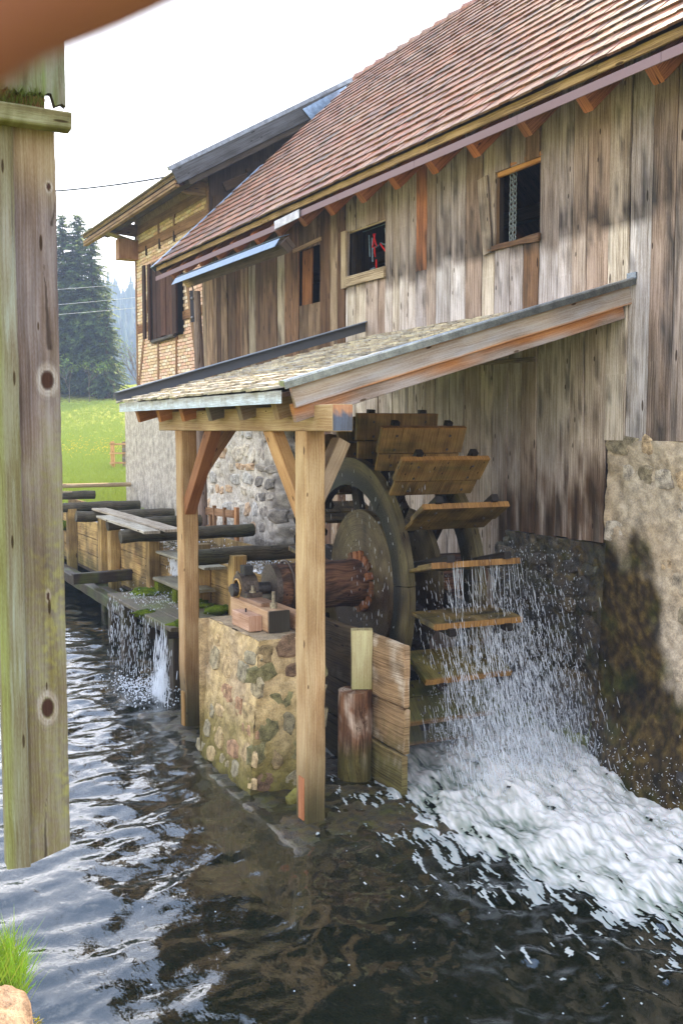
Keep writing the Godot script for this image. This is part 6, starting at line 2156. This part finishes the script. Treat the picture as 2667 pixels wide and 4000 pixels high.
func white_water() -> void:
	# the foam that the wheel throws out
	var st := 0.013
	var nx := int((6.98 - 2.4) / st)
	var nz := int((9.7 - 2.6) / st)
	var p := PackedVector3Array(); var cl := PackedColorArray(); var uv := PackedVector2Array(); var keep := PackedByteArray()
	for j in nz:
		var z := -9.7 + j * st
		var ex := foam_edge(z)
		for i in nx:
			var x := 2.4 + i * st
			var d := x - ex
			var w1 := na.get_noise_2d(x * 1.8, z * 1.2)
			var w2 := nb.get_noise_2d(x * 6.5 + 0.8 * z, z * 1.9)
			var w3 := nb.get_noise_2d(x * 17.0 + 2.0 * z, z * 6.0)
			var body := smoothstep(-0.1, 1.0, d + 0.35 * w1)
			var g := lerpf(0.16, 0.05, smoothstep(-8.0, -5.5, z)) * smoothstep(-9.6, -8.2, z)
			var h := ripple(x, z) + 0.004 + body * (g + 0.06 * w1 + 0.028 * na.get_noise_2d(x * 4.5 + 0.6 * z, z * 1.1 + 3.0) + 0.012 * na.get_noise_2d(x * 11.0 + 1.2 * z, z * 3.0) + 0.006 * w3)
			if d < 0.1:
				h = ripple(x, z) + 0.006 + 0.01 * maxf(0.0, w2)
			p.append(Vector3(x, h, z))
			uv.append(Vector2(x, z))
			var fl := na.get_noise_2d(x * 7.5 + 1.6 * z, z * 1.5 + 5.0)       # drawn out along the current
			var fl2 := nb.get_noise_2d(x * 22.0 + 3.5 * z, z * 4.5)
			var white := clampf(0.62 + 0.60 * fl + 0.55 * fl2 + 0.30 * w1 + 0.5 * (body - 0.6), 0.0, 1.0)
			cl.append((S(104, 112, 96) if d > 0.0 else S(120, 126, 120)).lerp(S(206, 198, 188) if d > -0.15 else S(160, 158, 150), white))
			var th := smoothstep(-0.95, 0.55, d + 0.30 * w1)            # how closed the foam is
			keep.append(1 if 0.5 + 0.75 * fl + 0.55 * fl2 > lerpf(1.08, -0.12, th) and d > -1.2 else 0)
	var mb := MB.new()
	mb.grid(p, nx, Vector3.UP, cl, uv, keep)
	tag(put(mb, "white_foam", M.foam, null, "stuff"), "churning white foam spreading from below the wheel", "foam")
	# mist over the foot of the wheel
	for q in [[Vector3(5.8, 0.25, -7.8), Vector3(2.4, 1.7, 2.2), 0.07]]:
		var fv := FogVolume.new()
		fv.name = numbered("spray_mist")
		fv.shape = RenderingServer.FOG_VOLUME_SHAPE_ELLIPSOID
		fv.size = q[1]
		fv.position = q[0]
		var fm := FogMaterial.new()
		fm.density = q[2]
		fm.albedo = Color(0.97, 0.98, 1.0)
		fv.material = fm
		add_child(fv)
		fv.set_meta("kind", "stuff")
		tag(fv, "fine mist hanging where the water strikes below the wheel", "mist")
	# drops and threads of water
	var dr := MB.new()
	dr.blob(Vector3.ZERO, Vector3(1, 1, 1), 4, 6, 0.0, na, 0.0, flat(Color.WHITE))
	var dm := dr.mesh()
	dm.surface_set_material(0, M.drop)
	var tf: Array[Transform3D] = []
	for i in 7500:          # falling from the paddles
		var f := sqrt(rng.randf())
		var y := 1.9 * (1.0 - f) + 0.05
		var x := rng.randfn(5.75, 0.42)
		var z := -7.55 - 0.25 * y + rng.randfn(0.0, 0.22) + 0.25 * f
		if x < 4.98 or x > 6.78:
			continue
		tf.append(drop_at(Vector3(x, y, z), rr(0.0010, 0.0030), rr(4.0, 24.0), Vector3(0.16, -1.0, 0.18)))
	for q in [[10.0, 0.5], [-8.0, 0.6], [-26.0, 0.5], [-44.0, 0.3]]:   # strings off the paddles' edges
		var a := deg_to_rad(q[0] + 2.45)
		for i in 45:
			var o := HUB + Vector3(0.02 + 0.92 * rng.randf(), sin(a) * 1.76, cos(a) * 1.76)
			var l: float = q[1] * rr(0.3, 1.0)
			tf.append(drop_at(o - Vector3(-0.04, l * 0.5, -0.03), rr(0.0010, 0.0024), l * 0.5 / 0.0016, Vector3(rr(0.0, 0.1), -1, 0.08)))
	for i in 1600:          # sparks of light
		var y := 1.8 * (1.0 - sqrt(rng.randf())) + 0.05
		var x := rng.randfn(5.75, 0.42)
		if x > 4.98 and x < 6.75:
			tf.append(drop_at(Vector3(x, y, -7.55 - 0.25 * y + rng.randfn(0.0, 0.25)), rr(0.002, 0.0042), rr(1.0, 2.0), Vector3(0.1, -1, 0.2)))
	for i in 2600:          # splashing out over the foam
		var a := rr(0, 1)
		var z := lerpf(-8.3, -5.2, a * a)
		var x := lerpf(foam_edge(z) + 0.3, 6.7, rng.randf())
		var y := 0.25 + absf(rng.randfn(0.0, 0.22)) * lerpf(1.2, 0.5, a)
		tf.append(drop_at(Vector3(x, y, z), rr(0.0015, 0.004), rr(1.0, 4.0), Vector3(rr(-0.6, 0.6), rr(-1, 1), rr(-0.2, 0.9))))
	for i in 260:           # running down inside the wheel
		var x := rng.randfn(5.05, 0.12)
		tf.append(drop_at(Vector3(x, rr(0.9, 2.9), -9.0 + rng.randfn(0.0, 0.5)), rr(0.0012, 0.0022), rr(5.0, 20.0), Vector3(0.02, -1, 0.02)))
	for i in 900:           # threads down the wall
		tf.append(drop_at(Vector3(6.72 + rr(-0.08, 0.03), rr(0.3, 2.1), rr(-9.1, -7.7)), rr(0.002, 0.0045), rr(1.0, 4.0), Vector3(0.02, -1, 0.1)))
	multi(dm, tf, "water_spray", "sparkling drops of water falling from the wheel's paddles", "spray")
	# the falls off the spillway's ledge
	tf = []
	for i in 420:
		var y := 0.92 * (1.0 - sqrt(rng.randf()))
		var z := -11.92 + rng.randfn(0.0, 0.14)
		tf.append(drop_at(Vector3(3.77 - 0.05 * (0.9 - y) + rng.randfn(0.0, 0.02), y, z), rr(0.0025, 0.006), rr(8.0, 24.0), Vector3(-0.06, -1, 0)))
	for i in 500:
		tf.append(drop_at(Vector3(3.77 + rng.randfn(0.0, 0.02), 0.92 * rng.randf(), rr(-14.4, -12.4)), rr(0.0015, 0.004), rr(5.0, 14.0), Vector3(-0.05, -1, 0)))
	for i in 900:
		tf.append(drop_at(Vector3(4.80 + rng.randfn(0.0, 0.03), rr(1.12, 1.36), rr(-14.7, -13.4)), rr(0.003, 0.006), rr(4.0, 10.0), Vector3(-0.15, -1, 0)))
	for i in 500:
		tf.append(drop_at(Vector3(rr(3.9, 4.7), 0.93 + absf(rng.randfn(0.0, 0.03)), rng.randfn(-13.7, 0.5)), rr(0.002, 0.006), rr(1.0, 2.5), Vector3(rr(-1, 1), rr(-0.5, 1), rr(-1, 1))))
	for i in 700:
		tf.append(drop_at(Vector3(3.65 + rng.randfn(0.0, 0.18), 0.03 + absf(rng.randfn(0.0, 0.05)), -12.3 + rng.randfn(0.0, 0.4)), rr(0.003, 0.010), rr(1.0, 2.0), Vector3(rr(-1, 1), rr(0, 1), rr(-1, 1))))
	for i in 900:
		tf.append(drop_at(Vector3(rr(5.0, 6.0), 1.40 + absf(rng.randfn(0.0, 0.04)), rng.randfn(-13.6, 1.2)), rr(0.003, 0.010), rr(1.0, 2.0), Vector3(rr(-1, 1), rr(-0.2, 1), rr(-1, 1))))
	multi(dm, tf, "spillway_fall", "thin white fall of water off the flume's spillway ledge", "waterfall")
	# bubbles drifting on the dark water
	tf = []
	for i in 110:
		var z := rr(-7.2, -3.2)
		var x := 1.6 + 3.0 * pow(rng.randf(), 0.6)
		if x > foam_edge(z) + 0.1 or na.get_noise_2d(x * 1.4, z * 1.4) < 0.05:
			continue
		var s := rr(0.002, 0.007)
		tf.append(Transform3D(Basis.from_scale(Vector3(s, s * 0.5, s)), Vector3(x, ripple(x, z) + 0.002, z)))
	multi(dm, tf, "bubbles", "small white bubbles drifting on the dark water", "bubbles")

func drop_at(o: Vector3, r: float, stretch: float, d: Vector3) -> Transform3D:
	var y := (d.normalized() + Vector3(rr(-0.12, 0.12), rr(-0.1, 0.1), rr(-0.12, 0.12))).normalized()
	var x := y.cross(Vector3(0.3, 0.2, 1.0)).normalized()
	return Transform3D(Basis(x * r, y * r * stretch, x.cross(y) * r), o)

func multi(m: Mesh, tf: Array[Transform3D], called: String, label: String, category: String) -> void:
	var mm := MultiMesh.new()
	mm.transform_format = MultiMesh.TRANSFORM_3D
	mm.mesh = m
	mm.instance_count = tf.size()
	for i in tf.size():
		mm.set_instance_transform(i, tf[i])
	var mi := MultiMeshInstance3D.new()
	mi.name = called
	mi.multimesh = mm
	mi.set_meta("kind", "stuff")
	add_child(mi)
	tag(mi, label, category)
